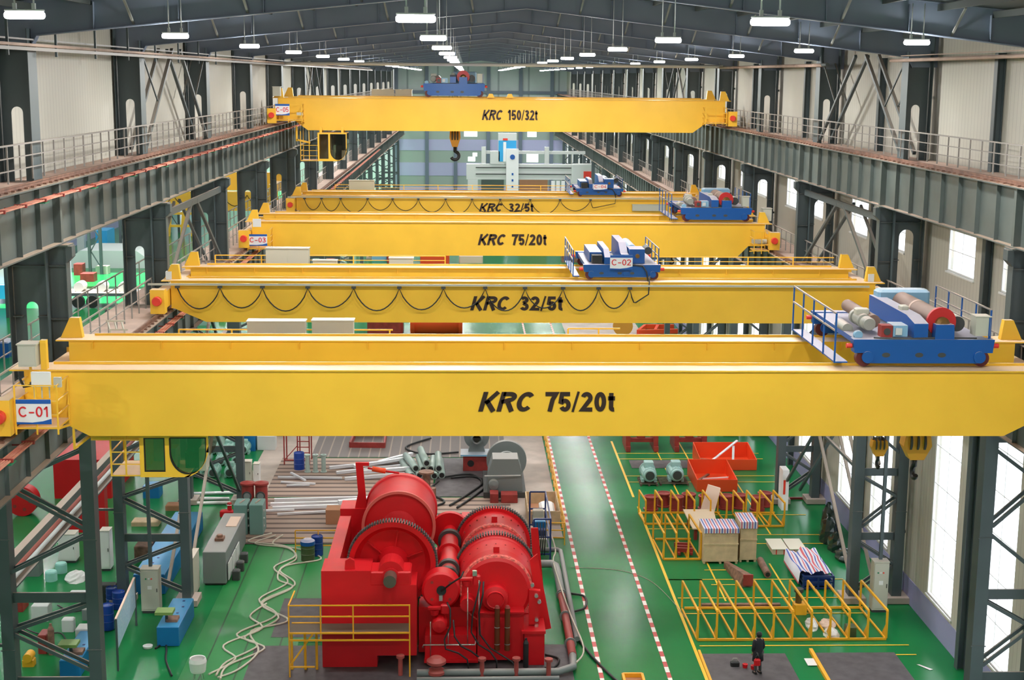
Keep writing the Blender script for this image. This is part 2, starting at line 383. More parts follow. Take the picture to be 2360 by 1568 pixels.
def win_parts(z0, z1, w, rows, cols):
    f = MB(); g = MB()
    for a, b in ((0, .07), (w-.07, w)): f.box(XW+.02, XW+.12, a, b, z0, z1)
    for a, b in ((z0, z0+.07), (z1-.07, z1)): f.box(XW+.02, XW+.12, .07, w-.07, a, b)
    for r in range(1, rows): z = z0+(z1-z0)*r/rows; f.box(XW+.05, XW+.09, .07, w-.07, z-.014, z+.014)
    for c in range(1, cols): y = w*c/cols; f.box(XW+.05, XW+.09, y-.014, y+.014, z0+.07, z1-.07)
    f.box(XW-.06, XW+.02, -.06, w+.06, z0-.07, z0)
    g.box(XW+.068, XW+.072, .07, w-.07, z0+.07, z1-.07)
    return f, g
protoW = {}
for i, (a, b) in enumerate(WIN):
    for lv, (z0, z1, rows) in enumerate(((1.35, 11.2, 6), (15.3, 17.05, 2))):
        key = (round(b-a, 2), lv); n += 1
        if key not in protoW:
            f, g = win_parts(z0, z1, b-a, rows, 2); o = f.build('window_%d' % n, WHITE); o.location.y = a; o['kind'] = 'structure'
            g.build('window_pane', GLASS, o); protoW[key] = o
        else:
            o = copy_tree(protoW[key]); o.name = 'window_%d' % n; o.location = (0, a, 0)
# left: cladding above the runway only; below it the hall is open to the next bay
struct('wall_left', MB().box(-14.75, -14.55, Y0, YE, 19.2, 26.2), CREAM)
# far left wall of the next bay
hl = [(c+3, c+7, 6, 9) for c in CY if 0 < c < YE-8]+[(c+9, c+12, 1.5, 9) for c in CY if 0 < c < YE-14]
wall_x('wall_left_far', -53.3, -53, Y0, YE, 0, 14, hl, LAV)
struct('wall_left_far_upper', MB().box(-53.3, -53, Y0, YE, 14.001, 21), CREAM)
lb = MB(); y = Y0
for c in CY:
    if 130 < c < 155: lb.box(-53, -14.8, c, c+4, 21.2, 21.4)  # unseen roof cut short here to let sun onto the bay floor
    elif c < YE-16: lb.box(-53, -14.8, c, c+15.15, 21.2, 21.4)
struct('ceiling_left_bay', lb, WHITE_SHEET)
# near end wall behind the camera
struct('wall_front', MB().box(-53, 19.95, Y0-.3, Y0-.01, 0, 26.8), CREAM)
# back wall: bands of lavender panel and glazing, pale grey-green above
BACKG = stripes('back_wall_panel', (.50, .58, .58), (.30, .36, .37), 0, 6.0, .06, .6)
bw = MB()
for a, b in ((0, 1.2), (3.4, 6.0), (8.4, 10.6), (13.0, 16.0)): bw.box(-14.5, 19.95, YE-.05, YE+.2, a, b)
struct('wall_back', bw, LAV2)
struct('wall_back_upper', MB().box(-14.5, 19.95, YE, YE+.2, 16.001, 26.8), BACKG)
struct('wall_back_left_bay', MB().box(-53, -14.55, YE, YE+.2, 0, 21), BACKG)
gl = MB()
for a, b in ((1.2, 3.4), (6.0, 8.4), (10.6, 13.0)): gl.box(-14.5, 19.95, YE+.05, YE+.15, a, b)
struct('trim_glazing', gl, GLW)
bp = MB()
for x in (-14, -8, -2.3, 4.2, 10.6, 16.8): bp.box(x-.35, x+.35, YE-.5, YE-.06, 0, 25.5)
bp.box(-14.5, 19.9, YE-.45, YE-.07, 19.6, 20.2)
struct('trim_back_posts', bp, mat('back_posts', (.16, .20, .26), .6))
WB = mat('bright_window', (1, 1, 1), .5, emit=1.6)
for i, (x0, x1, z0, z1) in enumerate(((-.6, 2.0, 11.2, 13.0), (12.0, 13.8, 11.2, 13.0), (11.9, 14.2, 6.2, 8.3), (.2, 1.6, 6.3, 7.2), (1.1, 2.0, 7.3, 8.0))):
    struct('window_far_%d' % (i+1), MB().box(x0, x1, YE+.02, YE+.06, z0, z1), WB)
# rafters
def rafter():
    t = thing('roof_rafter', None, 'rafter', (XC, 0, 0))
    for s in (-1, 1):
        xe = -14.55 if s < 0 else 19.7
        xs = [XC, xe]
        w = MB(); lo = [(XC, rz(XC)), (xe, rz(xe))]
        h1 = xe-s*1.35                                          # haunch near the column
        w.prism([(XC, rz(XC)+.04), (h1, rz(h1)+.04), (xe-s*1.1, rz(xe)-.25), (xe, rz(xe)-.25), (xe, rz(xe)+1.08), (XC, rz(XC)+.86)], 'y', -.012, .012)
        w.build('rafter_web', ROOFS, t)
        fl = MB()
        fl.bar((XC, 0, rz(XC)+.02), (h1, 0, rz(h1)+.02), .34, .03); fl.bar((h1, 0, rz(h1)+.02), (xe-s*1.1, 0, rz(xe)-.27), .34, .03)
        fl.bar((XC, 0, rz(XC)+.88), (xe, 0, rz(xe)+1.09), .34, .03)
        fl.build('rafter_flange', ROOFS, t)
        x = XC+s*.9
        while abs(x-xe) > 1.2:
            MB().box(x-.01, x+.01, -.16, -.012, rz(x)+.04, rz(x)+.86).build('rafter_stiffener', ROOFS, t); x += s*2.6
        x = XC+s*2.2
        while abs(x-xe) > 2:
            MB().bar((x, -.02, rz(x)+.08), (x+s*.15, -.75, rz(x)+.9), .07, .05).build('fly_brace', FLYB, t); x += s*3.5
    return t
raf = rafter()
for i, c in enumerate(CY[2:18]):
    place(raf, (XC, c, 0), label='grey steel roof rafter with pale fly braces, %s from the camera' % ordinal(i), group='roof rafters', first=(i == 0))
# light fittings
def fitting(stem):
    t = thing('ceiling_lamp', None, 'lamp')
    def rr(hx, hy, z0, z1, mt, nm):
        o = []
        for k in range(16):
            a = 2*math.pi*k/16; o.append(((hx-hy)*(1 if math.cos(a) > 0 else -1)+hy*math.cos(a), hy*math.sin(a)))
        return MB().prism(o, 'z', z0, z1).build(nm, mt, t)
    MB().lathe([(.0001, -.41), (.04, -.405), (.065, -.385), (.076, -.35), (.076, .35), (.065, .385), (.04, .405), (.0001, .41)], (0, 0, -.03), 'x', 14).build('diffuser', TUBEW, t); rr(.40, .10, .055, .085, OWHITE, 'housing')
    for s in (-1, 1):
        MB().box(s*.19-.035, s*.19+.035, -.04, .04, .086, .21).build('bracket', OWHITE, t)
        MB().tube((s*.19, 0, .2), (s*.19, 0, stem), .018, 6).build('stem', GALV, t)
    return t
FILL_LAMP_X = (-22.0, -37.0)  # two lamp rows added out of view to brighten the next bay
rows = ('of the leftmost row', 'left of the roof ridge', 'right of the roof ridge', 'of the row nearest the right wall')
for r, x in enumerate(LAMP_X):
    zz = 24.17; proto = fitting(rz(x)-zz+.0+.9)
    first = True; idx = 0
    for c in CY:
        if c > 280: continue
        lamp_light(x, c-.4, zz-.12)
        if c < 25 or (r == 3 and c < 40): continue
        place(proto, (x, c-.4, zz), label='lit white ceiling lamp %s, %s from the camera' % (rows[r], ordinal(idx)), group='lamps '+rows[r], first=first); first = False; idx += 1
for r, x in enumerate(FILL_LAMP_X):
    proto = fitting(1.35); idx = 0
    for c in CY:
        if not 15 < c < 262: continue
        lamp_light(x, c-.4, 19.75)
        place(proto, (x, c-.4, 19.85), label='added unseen fill lamp over the next bay, %s row, %s from the camera' % (('near', 'far')[r], ordinal(idx)), group='added fill lamps over the next bay, %s row' % ('near', 'far')[r], first=(idx == 0)); idx += 1
# ================================================================= CRANE RUNWAYS
def runway(name, label, x, ztop, h, fw, side, rail_label):
    """long welded I-girder on the columns; side = -1 left, +1 right (outward)"""
    t = thing(name, label, 'runway girder', (x, 20, ztop-h))
    MB().box(x-.012, x+.012, 20, YE-1, ztop-h+.04, ztop-.04).build('web', GIRD, t)
    MB().box(x-fw, x+fw, 20, YE-1, ztop-.04, ztop).build('top_flange', GIRD, t)
    MB().box(x-fw*.85, x+fw*.85, 20, YE-1, ztop-h, ztop-h+.04).build('bottom_flange', GIRD, t)
    def stiff(wide):
        m = MB(); d = fw*.78 if wide else fw*.5
        if wide: m.box(x-d, x+d, 19.9, 20.1, ztop-h+.041, ztop-.041)
        else: m.box(x-d, x-.013, 19.99, 20.01, ztop-h+.041, ztop-.041).box(x+.013, x+d, 19.99, 20.01, ztop-h+.041, ztop-.041)
        return m
    a = stiff(False).build('stiffener', GIRD, t); b = stiff(True).build('end_stiffener', GIRD, t)
    a.location.y = 45.4-15.15+15.15/8-20; b.location.y = 30.25-20
    far = MB(); cnt = 0
    for j in range(17):
        for k in range(8):
            y = 30.25+15.15*j+15.15*k/8
            if y > YE-3 or (j == 0 and k < 2): continue
            if cnt < 96 or k == 0:
                s = (b if k == 0 else a).copy(); COL.objects.link(s); s.location.y = y-20; cnt += 1
            else: far.box(x-fw*.5, x+fw*.5, y-.01, y+.01, ztop-h+.041, ztop-.041)
    if far.v: tag(far.build('stiffener', GIRD, t), kind='stuff')
    # crane rail on clips
    r = MB().box(x-.07, x+.07, 20, YE-2, ztop+.001, ztop+.03).box(x-.02, x+.02, 20, YE-2, ztop+.03, ztop+.11).box(x-.038, x+.038, 20, YE-2, ztop+.11, ztop+.155)
    ro = r.build('crane_rail', RUST, None, (x, 20, ztop)); tag(ro, rail_label, 'rail')
    c = MB(); y = 30
    while y < 160:
        for s in (-1, 1): c.box(x+s*.13-.05, x+s*.13+.05, y-.05, y+.05, ztop+.001, ztop+.05)
        y += .62
    tag(c.build('rail_clip', RUST, ro), kind='stuff')
    return t
runway('runway_girder', 'dark grey upper left runway girder with the walkway and handrail on it', -13.0, RU-.155, 1.95, .32, -1, 'rusty crane rail on the upper left girder, the big crane on it')
runway('runway_girder', 'dark grey upper right runway girder above the row of wall windows', 17.8, RU-.155, 1.95, .32, 1, 'rusty crane rail on the upper right girder')
runway('runway_girder', 'lower left runway girder carrying the left ends of the four lower cranes', -12.5, RL-.155, 1.6, .27, -1, 'lower left crane rail running under the four lower cranes')
runway('runway_girder', 'lower right runway girder carrying the right ends of the lower cranes', 17.4, RL-.155, 1.6, .27, 1, 'lower right crane rail beside the dusty walkway')
# conductor bars on brackets
def conductors(x, z, label, g):
    t = thing('conductor_bars', label, 'conductor bar', (x, 30, z))
    for k in range(4):
        MB().box(x+k*.075-.02, x+k*.075+.02, 30, 200, z, z+.045).build('conductor_bar', COPPER, t)
    h = MB(); y = 31.
    while y < 150: h.box(x-.06, x+.29, y-.04, y+.04, z-.03, z+.065); h.box(x-.35, x-.06, y-.02, y+.02, z-.07, z-.03); y += 1.9
    tag(h.build('bracket', DRED, t), kind='stuff')
    g2 = MB(); y = 36.7
    while y < 100: g2.box(x-.08, x+.31, y-.22, y+.22, z-.06, z-.031); y += 5.7
    tag(g2.build('splice_plate', GREENP, t), kind='stuff')
conductors(-12.6, RU-.5, 'pale red conductor bars hung along the upper left runway girder', None)
conductors(-12.16, RL-.45, 'pale red conductor bars along the lower left runway girder', None)
# walkways
def walkway(x0, x1, z, label):
    t = thing('walkway', label, 'walkway', ((x0+x1)/2, 20, z))
    MB().box(x0, x1, 20, YE-3, z-.06, z).build('deck', PLANK, t)
    MB().box(x0, x0+.05, 20, YE-3, z-.2, z-.061).box(x1-.05, x1, 20, YE-3, z-.2, z-.061).build('edge_beam', STEEL, t)
walkway(-14.5, -13.36, RU-.16, 'dusty upper left walkway beside the crane rail')
walkway(18.16, 19.7, RU-.16, 'dusty upper right walkway beside the crane rail')
walkway(-14.95, -12.8, RL-.16, 'dusty pink lower left walkway passing through the columns')
walkway(17.72, 19.55, RL-.16, 'dusty pink lower right walkway between rail and columns')
# handrails
def handrail(x, z, ya, yb, sp, label, rails=3, h=1.1):
    t = thing('handrail', label, 'handrail', (x, ya, z))
    for k in range(rails):
        zz = z+h*(k+1)/rails
        MB().bar((x, ya, zz), (x, yb, zz), .05 if k == rails-1 else .035).build('rail', RAILG, t)
    p = MB().bar((x, ya, z), (x, ya, z+h-.02), .045).build('post', RAILG, t)
    y = ya+sp; n = 1; far = MB()
    while y < yb:
        if n < 95: q = p.copy(); COL.objects.link(q); q.location.y = y-ya; n += 1
        else: far.bar((x, y, z), (x, y, z+h-.02), .045)
        y += sp
    if far.v: tag(far.build('post', RAILG, t), kind='stuff')
handrail(-13.3, RU, 36.1, 260, 1.2, 'grey three-bar handrail of the upper left walkway, in front of the cream wall')
handrail(18.2, RU, 36.1, 260, 1.2, 'grey three-bar handrail of the upper right walkway')
handrail(-13.28, RL, 34, 230, 1.25, 'pale two-bar handrail of the lower left walkway, on the rail side', 2)
handrail(-14.98, RL, 34, 230, 1.5, 'dark two-bar handrail on the outer edge of the lower left walkway', 2)
handrail(18.05, RL, 34, 230, 1.25, 'grey two-bar handrail of the lower right walkway', 2)
# ================================================================= COLUMNS
def arch(cx, w, z0, z1, n=8):
    r = w/2; o = [(cx-r, z0)]
    o += [(cx-r*math.cos(math.pi*k/n), z1-r+r*math.sin(math.pi*k/n)) for k in range(n+1)]
    return o+[(cx+r, z0)]
def web_slot(xa, xb, z0, z1, cx, w, zs, t=.02):
    """upright plate with an arched manhole from z0 up to zs"""
    m = MB(); a = arch(cx, w, z0, zs)
    pts = [(xa, z0)]+a+[(xb, z0), (xb, z1), (xa, z1)]
    return m.prism(pts, 'y', -t/2, t/2)
def column(side):
    """side -1: left row, +1: right row; built at y=0"""
    s = side
    # upper shaft
    f0, f1 = (-13.42, -14.45) if s < 0 else (18.36, 19.4)
    t = thing('steel_column', None, 'column', ((-13.5 if s < 0 else 18.2), 0, 0))
    zt = rz(-14) if s < 0 else rz(19)
    a, b = min(f0, f1), max(f0, f1)
    cx = (-13.95 if s < 0 else 18.87)
    web_slot(a+.03, b-.03, RU-.15, zt+.7, cx, .36, 21.97).build('upper_web', STEEL, t)
    MB().box(f0-.015, f0+.015, -.45, .45, RU-.15, zt+.3).build('upper_flange', STEEL, t)
    MB().box(f1-.015, f1+.015, -.45, .45, RU-.15, zt+.9).build('upper_flange', STEEL, t)
    # middle part, between the two runways
    g0, g1 = (-13.2, -14.38) if s < 0 else (18.15, 19.42)
    a, b = min(g0, g1), max(g0, g1); cx = -13.8 if s < 0 else 18.8
    web_slot(a+.03, b-.03, RL-.1, RU-.16, cx, .38 if s < 0 else .62, 15.85 if s < 0 else 16.7).build('middle_web', STEEL, t)
    for g in (g0, g1): MB().box(g-.015, g+.015, -.45, .45, RL-.1, RU-.165).build('middle_flange', STEEL, t)
    MB().box(a+.03, b-.03, -.25, -.02, 17.0, 17.03).box(a+.03, cx-.25-(.1 if s > 0 else 0), -.3, -.02, 15.4, 15.43).box(cx+.25+(.1 if s > 0 else 0), b-.03, -.3, -.02, 15.4, 15.43).build('stiffener', STEEL, t)
    # bracket post under the upper girder
    p0, p1 = (-13.18, -12.62) if s < 0 else (18.13, 17.56)
    lo, hi = min(p0, p1), max(p0, p1)
    m = MB().box(lo, hi, -.012, .012, RL-.1, 17.64)
    pe = p1-s*-.0
    m.box(p1-.012, p1+.012, -.22, .22, RL-.1, 17.1)
    m.prism([(p1, 17.1), (p1+(.2 if s < 0 else -.2), 17.3), (p1+(.2 if s < 0 else -.2), 17.64), (p1, 17.64)], 'y', -.2, .2)
    m.box(lo, hi, -.2, .2, 17.0, 17.03).box(lo, hi, -.2, .2, 15.3, 15.33)
    m.build('bracket_post', STEEL, t)
    MB().box(lo-.12, hi+.12, -.35, .35, 17.645, 17.695).build('bearing_plate', GIRD, t)
    # lower legs
    l0 = (-12.48, -12.08) if s < 0 else (17.05, 17.48)
    l1 = (-15.3, -14.9) if s < 0 else (18.98, 19.42)
    zj = RL-1.76
    for q in (l0, l1):
        c = (q[0]+q[1])/2; top = zj if q is l0 else RL-.28
        L = MB().box(q[0], q[1], -.015, .015, .3, top)
        L.box(q[0], q[0]+.03, -.28, .28, .3, top).box(q[1]-.03, q[1], -.28, .28, .3, top).box(q[0]+.03, q[1]-.03, -.28, -.25, .3, top)
        for z in (4.2, 8.0): L.box(q[0]-.04, q[1]+.04, -.3, -.281, z, z+.04)
        L.build('leg', STEEL, t)
        MB().box(q[0]-.3, q[1]+.3, -.55, .55, 0.032, .3).build('foot_block', FLOORP, t)
    ins, out = (l0[0], l1[1]) if s < 0 else (l0[1], l1[0])
    # horizontal struts and diagonals
    for z in (RL-2.0, 6.0, 3.05): MB().bar((ins, -.1, z), (out, -.1, z), .08, .34).build('strut', STEEL, t)
    m1 = (ins, out)
    for k, (za, zb) in enumerate(((11.0, 9.9), (9.8, 8.4), (8.1, 6.9), (5.75, 4.9), (4.75, 3.5), (2.75, 1.8), (1.7, .6))):
        pa, pb = (ins, out) if k in (0, 2, 3, 5) else (out, ins)
        for yy in (-.2, .2): MB().bar((pa, yy, za), (pb, yy, zb), .07, .12).build('lattice_brace', STEEL, t)
    return t
for side, nm in ((-1, 'left'), (1, 'right')):
    c = column(side)
    xx = -13.5 if side < 0 else 18.2
    for i, y in enumerate(CY[2:18]):
        place(c, (xx, y, 0), label='tall dark grey steel column in the %s row, %s from the camera' % (nm, ordinal(i)), group='columns of the %s row' % nm, first=(i == 0))
# columns of the far side of the left bay
lc = thing('lattice_column', None, 'column', (-43.2, 0, 0))
for x in (-43.9, -42.6):
    MB().box(x, x+.3, -.2, .2, 0, 13).build('leg', STEEL, lc)
for k in range(7): MB().bar((-43.6 if k % 2 else -42.6, 0, 1+k*1.7), (-42.6 if k % 2 else -43.6, 0, 2.7+k*1.7), .12).build('lattice_brace', STEEL, lc)
for i, y in enumerate(CY[6:15]): place(lc, (-43.2, y, 0), label='grey lattice column along the far wall of the next bay, %s from the camera' % ordinal(i), group='far lattice columns', first=(i == 0))
# wind posts on the right wall with downpipes beside the columns
wpst = MB().box(0, .03, -.17, .17, 0, 5.9).box(.27, .3, -.17, .17, 0, 5.9).box(.03, .27, -.01, .01, 0, 5.9)
for i, y in enumerate(CY[2:15]):
    y = y+7.6
    o = MB().box(19.42, 19.45, y-.17, y+.17, .02, 24.0).box(19.7, 19.72, y-.17, y+.17, .02, 24.0).box(19.45, 19.7, y-.01, y+.01, .02, 24.0).build('wall_post', STEEL, None, (19.57, y, 0))
    tag(o, 'slim dark wall post on the right wall, %s from the camera' % ordinal(i), 'post', 'wall posts on the right wall')
for i, y in enumerate(CY[3:15]):
    o = MB().path([(19.6, y+.55, .1), (19.6, y+.55, 24.4)], .09, 8).build('downpipe', RAILG, None, (19.6, y+.55, 0))
    for z in (3, 8, 14.5, 18.6, 22.2): MB().cyl((19.6, y+.55, z), .12, .12, 'z', 8).build('pipe_collar', STEEL, o)
    tag(o, 'grey rainwater downpipe beside the %s column of the right row' % ordinal(i+1), 'pipe', 'downpipes on the right wall')
# vertical bracing: upper inverted V and lower cross between two columns
def brace_bay(x, y0, y1, z0, z1, label, dx=.6):
    t = thing('column_bracing', label, 'bracing', (x, y0, z0)); ym = (y0+y1)/2
    for xx in (x, x+dx):
        MB().bar((xx, y0+.5, z0+.1), (xx, ym-.9, z1), .14).build('brace', STEEL, t)
        MB().bar((xx, y1-.5, z0+.1), (xx, ym+.9, z1), .14).build('brace', STEEL, t)
        MB().bar((xx, y0+.5, z1-.3), (xx, y0+3.4, z0+1.9), .06).build('tie', STEEL, t)
        MB().bar((xx, y1-.5, z1-.3), (xx, y1-3.4, z0+1.9), .06).build('tie', STEEL, t)
brace_bay(-14.1, CY[4], CY[5], RU, 24.1, 'inverted V bracing over the upper left walkway, between second and third visible columns')
brace_bay(18.5, CY[4], CY[5], RU, 24.1, 'inverted V bracing over the upper right walkway')
brace_bay(-14.1, CY[8], CY[9], RU, 24.1, 'inverted V bracing far along the upper left walkway')
brace_bay(18.5, CY[8], CY[9], RU, 24.1, 'inverted V bracing far along the upper right walkway')
def cross_bay(x, y0, y1, z0, z1, label):
    t = thing('column_bracing', label, 'bracing', (x, y0, z0)); ym = (y0+y1)/2; zm = z1-.4
    MB().bar((x, y0+.3, zm), (x, y1-.3, zm), .12, .3).build('brace_strut', STEEL, t)
    MB().bar((x, y0+.4, z0), (x, ym-.6, zm), .14).build('brace', STEEL, t)
    MB().bar((x, y1-.4, z0), (x, ym+.6, zm), .14).build('brace', STEEL, t)
    MB().bar((x+(.8 if x > 0 else -.8), y0+.4, z0), (x+(.8 if x > 0 else -.8), ym-.6, zm), .12).build('brace', STEEL, t)
    MB().bar((x+(.8 if x > 0 else -.8), y1-.4, z0), (x+(.8 if x > 0 else -.8), ym+.6, zm), .12).build('brace', STEEL, t)
def low_bay(x, x2, label):
    y0, y1 = CY[4], CY[5]; ym = (y0+y1)/2; t = thing('column_bracing', label, 'bracing', (x, y0, .7))
    for xx in (x, x2):
        for za, zb in ((.8, 5.9), (6.2, 11.4)):
            MB().bar((xx, y0+.4, za), (xx, ym-.3, zb), .13).build('brace', BRTAN, t); MB().bar((xx, y1-.4, za), (xx, ym+.3, zb), .13).build('brace', STEEL, t)
    MB().bar((x, y0+.3, 6.05), (x, y1-.3, 6.05), .12, .14).build('tie', STEEL, t)
BRTAN = mat('dusty_brace', (.34, .29, .24), .7)
cross_bay(17.9, CY[4], CY[5], RL, 17.5, 'bracing with a sloping strut under the upper right girder')
cross_bay(-12.9, CY[4], CY[5], RL, 17.5, 'bracing with a flat strut under the upper left girder')
low_bay(17.3, 18.3, 'long dusty slanting braces between the lower right columns')
low_bay(-12.3, -13.2, 'long dusty slanting braces between the lower left columns')
# service pipes along the eaves and the white cross pipe
o = thing('cable_tray', 'dusty cable tray with pipes along the left eaves', 'cable tray', (-13.1, 30, 23.9))
MB().box(-13.25, -12.98, 20, 200, 23.78, 23.86).build('tray', PLANK, o)
MB().bar((-13.3, 20, 24.0), (-13.3, 200, 24.0), .05).build('pipe', RAILG, o); MB().bar((-12.98, 20, 23.7), (-12.98, 200, 23.7), .07, .1).build('pipe', RAILG, o)
for y in range(8): MB().bar((-13.05, 41.9+y*4.9, 23.5), (-13.05, 41.9+y*4.9, rz(-13)+.6), .07).build('hanger', STEEL, o)
o = thing('service_pipe', 'dusty service pipe along the right eaves', 'pipe', (18.15, 30, 23.8))
MB().path([(18.15, 30, 23.8), (18.15, 62, 23.8)], .07, 8).build('pipe', PLANK, o); MB().bar((18.1, 30, 23.98), (18.1, 62, 23.98), .035).build('thin_pipe', PLANK, o)
MB().path([(18.15, 73, 23.72), (18.15, 74, 23.72), (18.15, 74.2, 24.0), (18.15, 74.2, 24.6)], .09, 8).build('elbow', STEEL, o)
MB().path([(18.15, 74, 23.7), (18.1, 104, 23.75)], .09, 8).build('pipe', PLANK, o)
o = MB().path([(-13.2, 104, 23.82), (18.3, 104, 23.82)], .12, 8).build('cross_pipe', WHITE, None, (2.5, 104, 23.82)); tag(o, 'white pipe crossing the whole hall under the roof', 'pipe')
# ================================================================= CRANES
def cabinet(parent, x0, x1, y0, y1, z0, z1, name='electrical_cabinet'):
    c = MB().box(x0, x1, y0, y1, z0, z1).build(name, CAB, parent)
    MB().box(x0-.03, x1+.03, y0-.03, y1+.03, z1+.001, z1+.035).build('cabinet_lid', CAB, c)
    n = max(1, round((x1-x0)/.9)); w = (x1-x0)/n
    for k in range(n): MB().box(x0+k*w+.03, x0+(k+1)*w-.03, y0-.012, y0-.001, z0+.05, z1-.05).build('cabinet_door', CAB, c)
    return c
def end_platform(t, x0, x1, y0, y1, z, h=1.05, open_side=1):
    """small service platform with handrail in front of the girder end"""
    p = MB().box(x0, x1, y0, y1, z-.05, z)
    for x in (x0, (x0+x1)/2, x1): p.bar((x, y0, z-.03), (x, y1, z-.2), .06)
    p = p.build('service_platform', YEL, t)
    r = MB()
    for zz in (z+h, z+h*.62, z+h*.3): r.bar((x0, y0, zz), (x1, y0, zz), .03).bar((x1, y0, zz), (x1, y1, zz+.02), .03).bar((x0, y0, zz), (x0, y1, zz), .03)
    for x, y in ((x0, y0), ((x0+x1)/2, y0), (x1, y0), (x1, y1-.03)): r.bar((x, y, z-.2), (x, y, z+h), .04)
    r.build('platform_railing', YEL, p)
    return p
def crane(label, yf, yr, zt, zb, xl, xr, rail, gd=1.05, cham=(1.2, 2.1), zend=None, hat=True):
    t = thing('overhead_crane', label, 'crane', ((xl+xr)/2, yf, rail))
    zend = zend or rail+.05
    for nm, y in (('front', yf), ('rear', yr)):
        g = MB().prism([(xl+.28, zend), (xl+cham[0], zend), (xl+cham[1], zb), (xr-cham[1]-.2, zb), (xr-cham[0]-.2, zend), (xr-.28, zend), (xr-.28, zt-.04), (xl+.28, zt-.04)], 'y', y+.06, y+gd-.06)
        g = g.build('girder', YEL, t)
        MB().box(xl-.1, xr+.1, y, y+gd, zt-.04, zt).build('top_flange', YEL, g)
        MB().box(xl+.9, xr-.9, y+gd*.72, y+gd*.72+.06, zt+.001, zt+.075).build('trolley_rail', YEL, g)
        if nm == 'rear':
            b = MB()
            for k in range(14): b.box(xl+1+k*2.1, xl+1.02+k*2.1, y-.0, y+.055, zt-.28, zt-.041)
            b.build('bracket', YEL, g)
    # end carriages
    for x, s in ((xl, -1), (xr, 1)):
        c = MB().box(x-.24, x+.24, yf-.9, yr+gd+.7, rail+.16, rail+.85).build('end_carriage', YEL, t)
        for y, sy in ((yf-.9, -1), (yr+gd+.7, 1)):
            MB().box(x-.27, x+.3, min(y, y+sy*.5), max(y, y+sy*.5), rail+.02, rail+1.0).build('buffer_housing', YEL, c)
            MB().lathe([(.0001, 0), (.17, 0), (.19, .05), (.19, .22), (.0001, .22)], (x-.02*s, y+sy*.5-(.22 if sy < 0 else 0), rail+.55), 'y', 20).build('buffer', RSOFT, c)
        for y in (yf-.4, yf+1.4, yr-.6, yr+gd+.2): MB().cyl((x-.06, y, rail+.16+.12), .27, .12, 'x', 18).build('wheel', DARK, c)
        if hat:
            for y in ((yf+.5, yr+.5) if hat is True else (yr+.5,)):
                MB().prism([(x+s*.05, zt+.001), (x-s*.62, zt+.001), (x-s*.54, zt+.62), (x-s*.25, zt+.62)], 'y', y-.12, y+.12).build('end_stop', YEL, t)
    return t
def sign(t, x0, x1, y, z0, z1, s):
    b = MB().box(x0, x1, y-.02, y, z0, z1).build('number_board', SIGNW, t)
    MB().box(x0, x1, y-.026, y-.021, z1-(z1-z0)*.17, z1).build('blue_band', SIGNB, b)
    w = x1-x0; h = z1-z0
    MB().prism([(x0, z0), (x1, z0), (x1, z0+h*.22), (x0+w*.75, z0+h*.12), (x0+w*.45, z0+h*.07), (x0, z0+h*.09)], 'y', y-.026, y-.021).build('blue_wave', SIGNB, b)
    text(s, x0+w*.07, x1-w*.07, z0+h*.3, z0+h*.72, y-.024, LRED, b, 'red_number', .012)
    return b
def letters(t, s1, s2, xa, xb, xc, xd, z0, z1, y):
    text(s1, xa, xb, z0, z1, y, LETTER, t, 'lettering', .028, .25)
    text(s2, xc, xd, z0, z1, y, LETTER, t, 'lettering', .028)
def festoon(t, xs, zt, zlow, y, xend, zend):
    f = thing_part = MB(); pts = []
    for a, b in zip(xs[:-1], xs[1:]):
        d = min(1., (b-a)/1.7); lo = zt-(zt-zlow)*(.75+.25*random.random())
        for k in range(12):
            u = k/12; sag = (4*u*(1-u))**.8; pts.append((a+(b-a)*u, y, zt-(zt-lo)*sag))
    pts.append((xs[-1], y, zt))
    pts += [(xs[-1]+.35*k/4*(1), y, zt-(zt-zlow)*.55*math.sin(math.pi*k/5)) for k in range(1, 4)]+[(xend-.05, y, zt-.2), (xend, y+.1, zend)]
    f.path(pts, .028, 6); o = f.build('festoon_cable', BLK, t)
    c = MB()
    for x in xs: c.box(x-.09, x+.09, y-.07, y+.07, zt, zt+.09)
    c.build('cable_hanger', DARK, o)
    MB().box(xs[0]-1.2, 16.8, y-.03, y+.05, zt+.11, zt+.19).build('festoon_track', CAB, o)
def yrail(t, x0, x1, y, z, h=.6, sp=2.3):
    m = MB().bar((x0, y, z+h), (x1, y, z+h), .045).bar((x0, y, z+h*.5), (x1, y, z+h*.5), .03); x = x0
    while x <= x1+.01: m.bar((x, y, z), (x, y, z+h), .05); x += sp
    return m.build('walkway_railing', YEL, t)
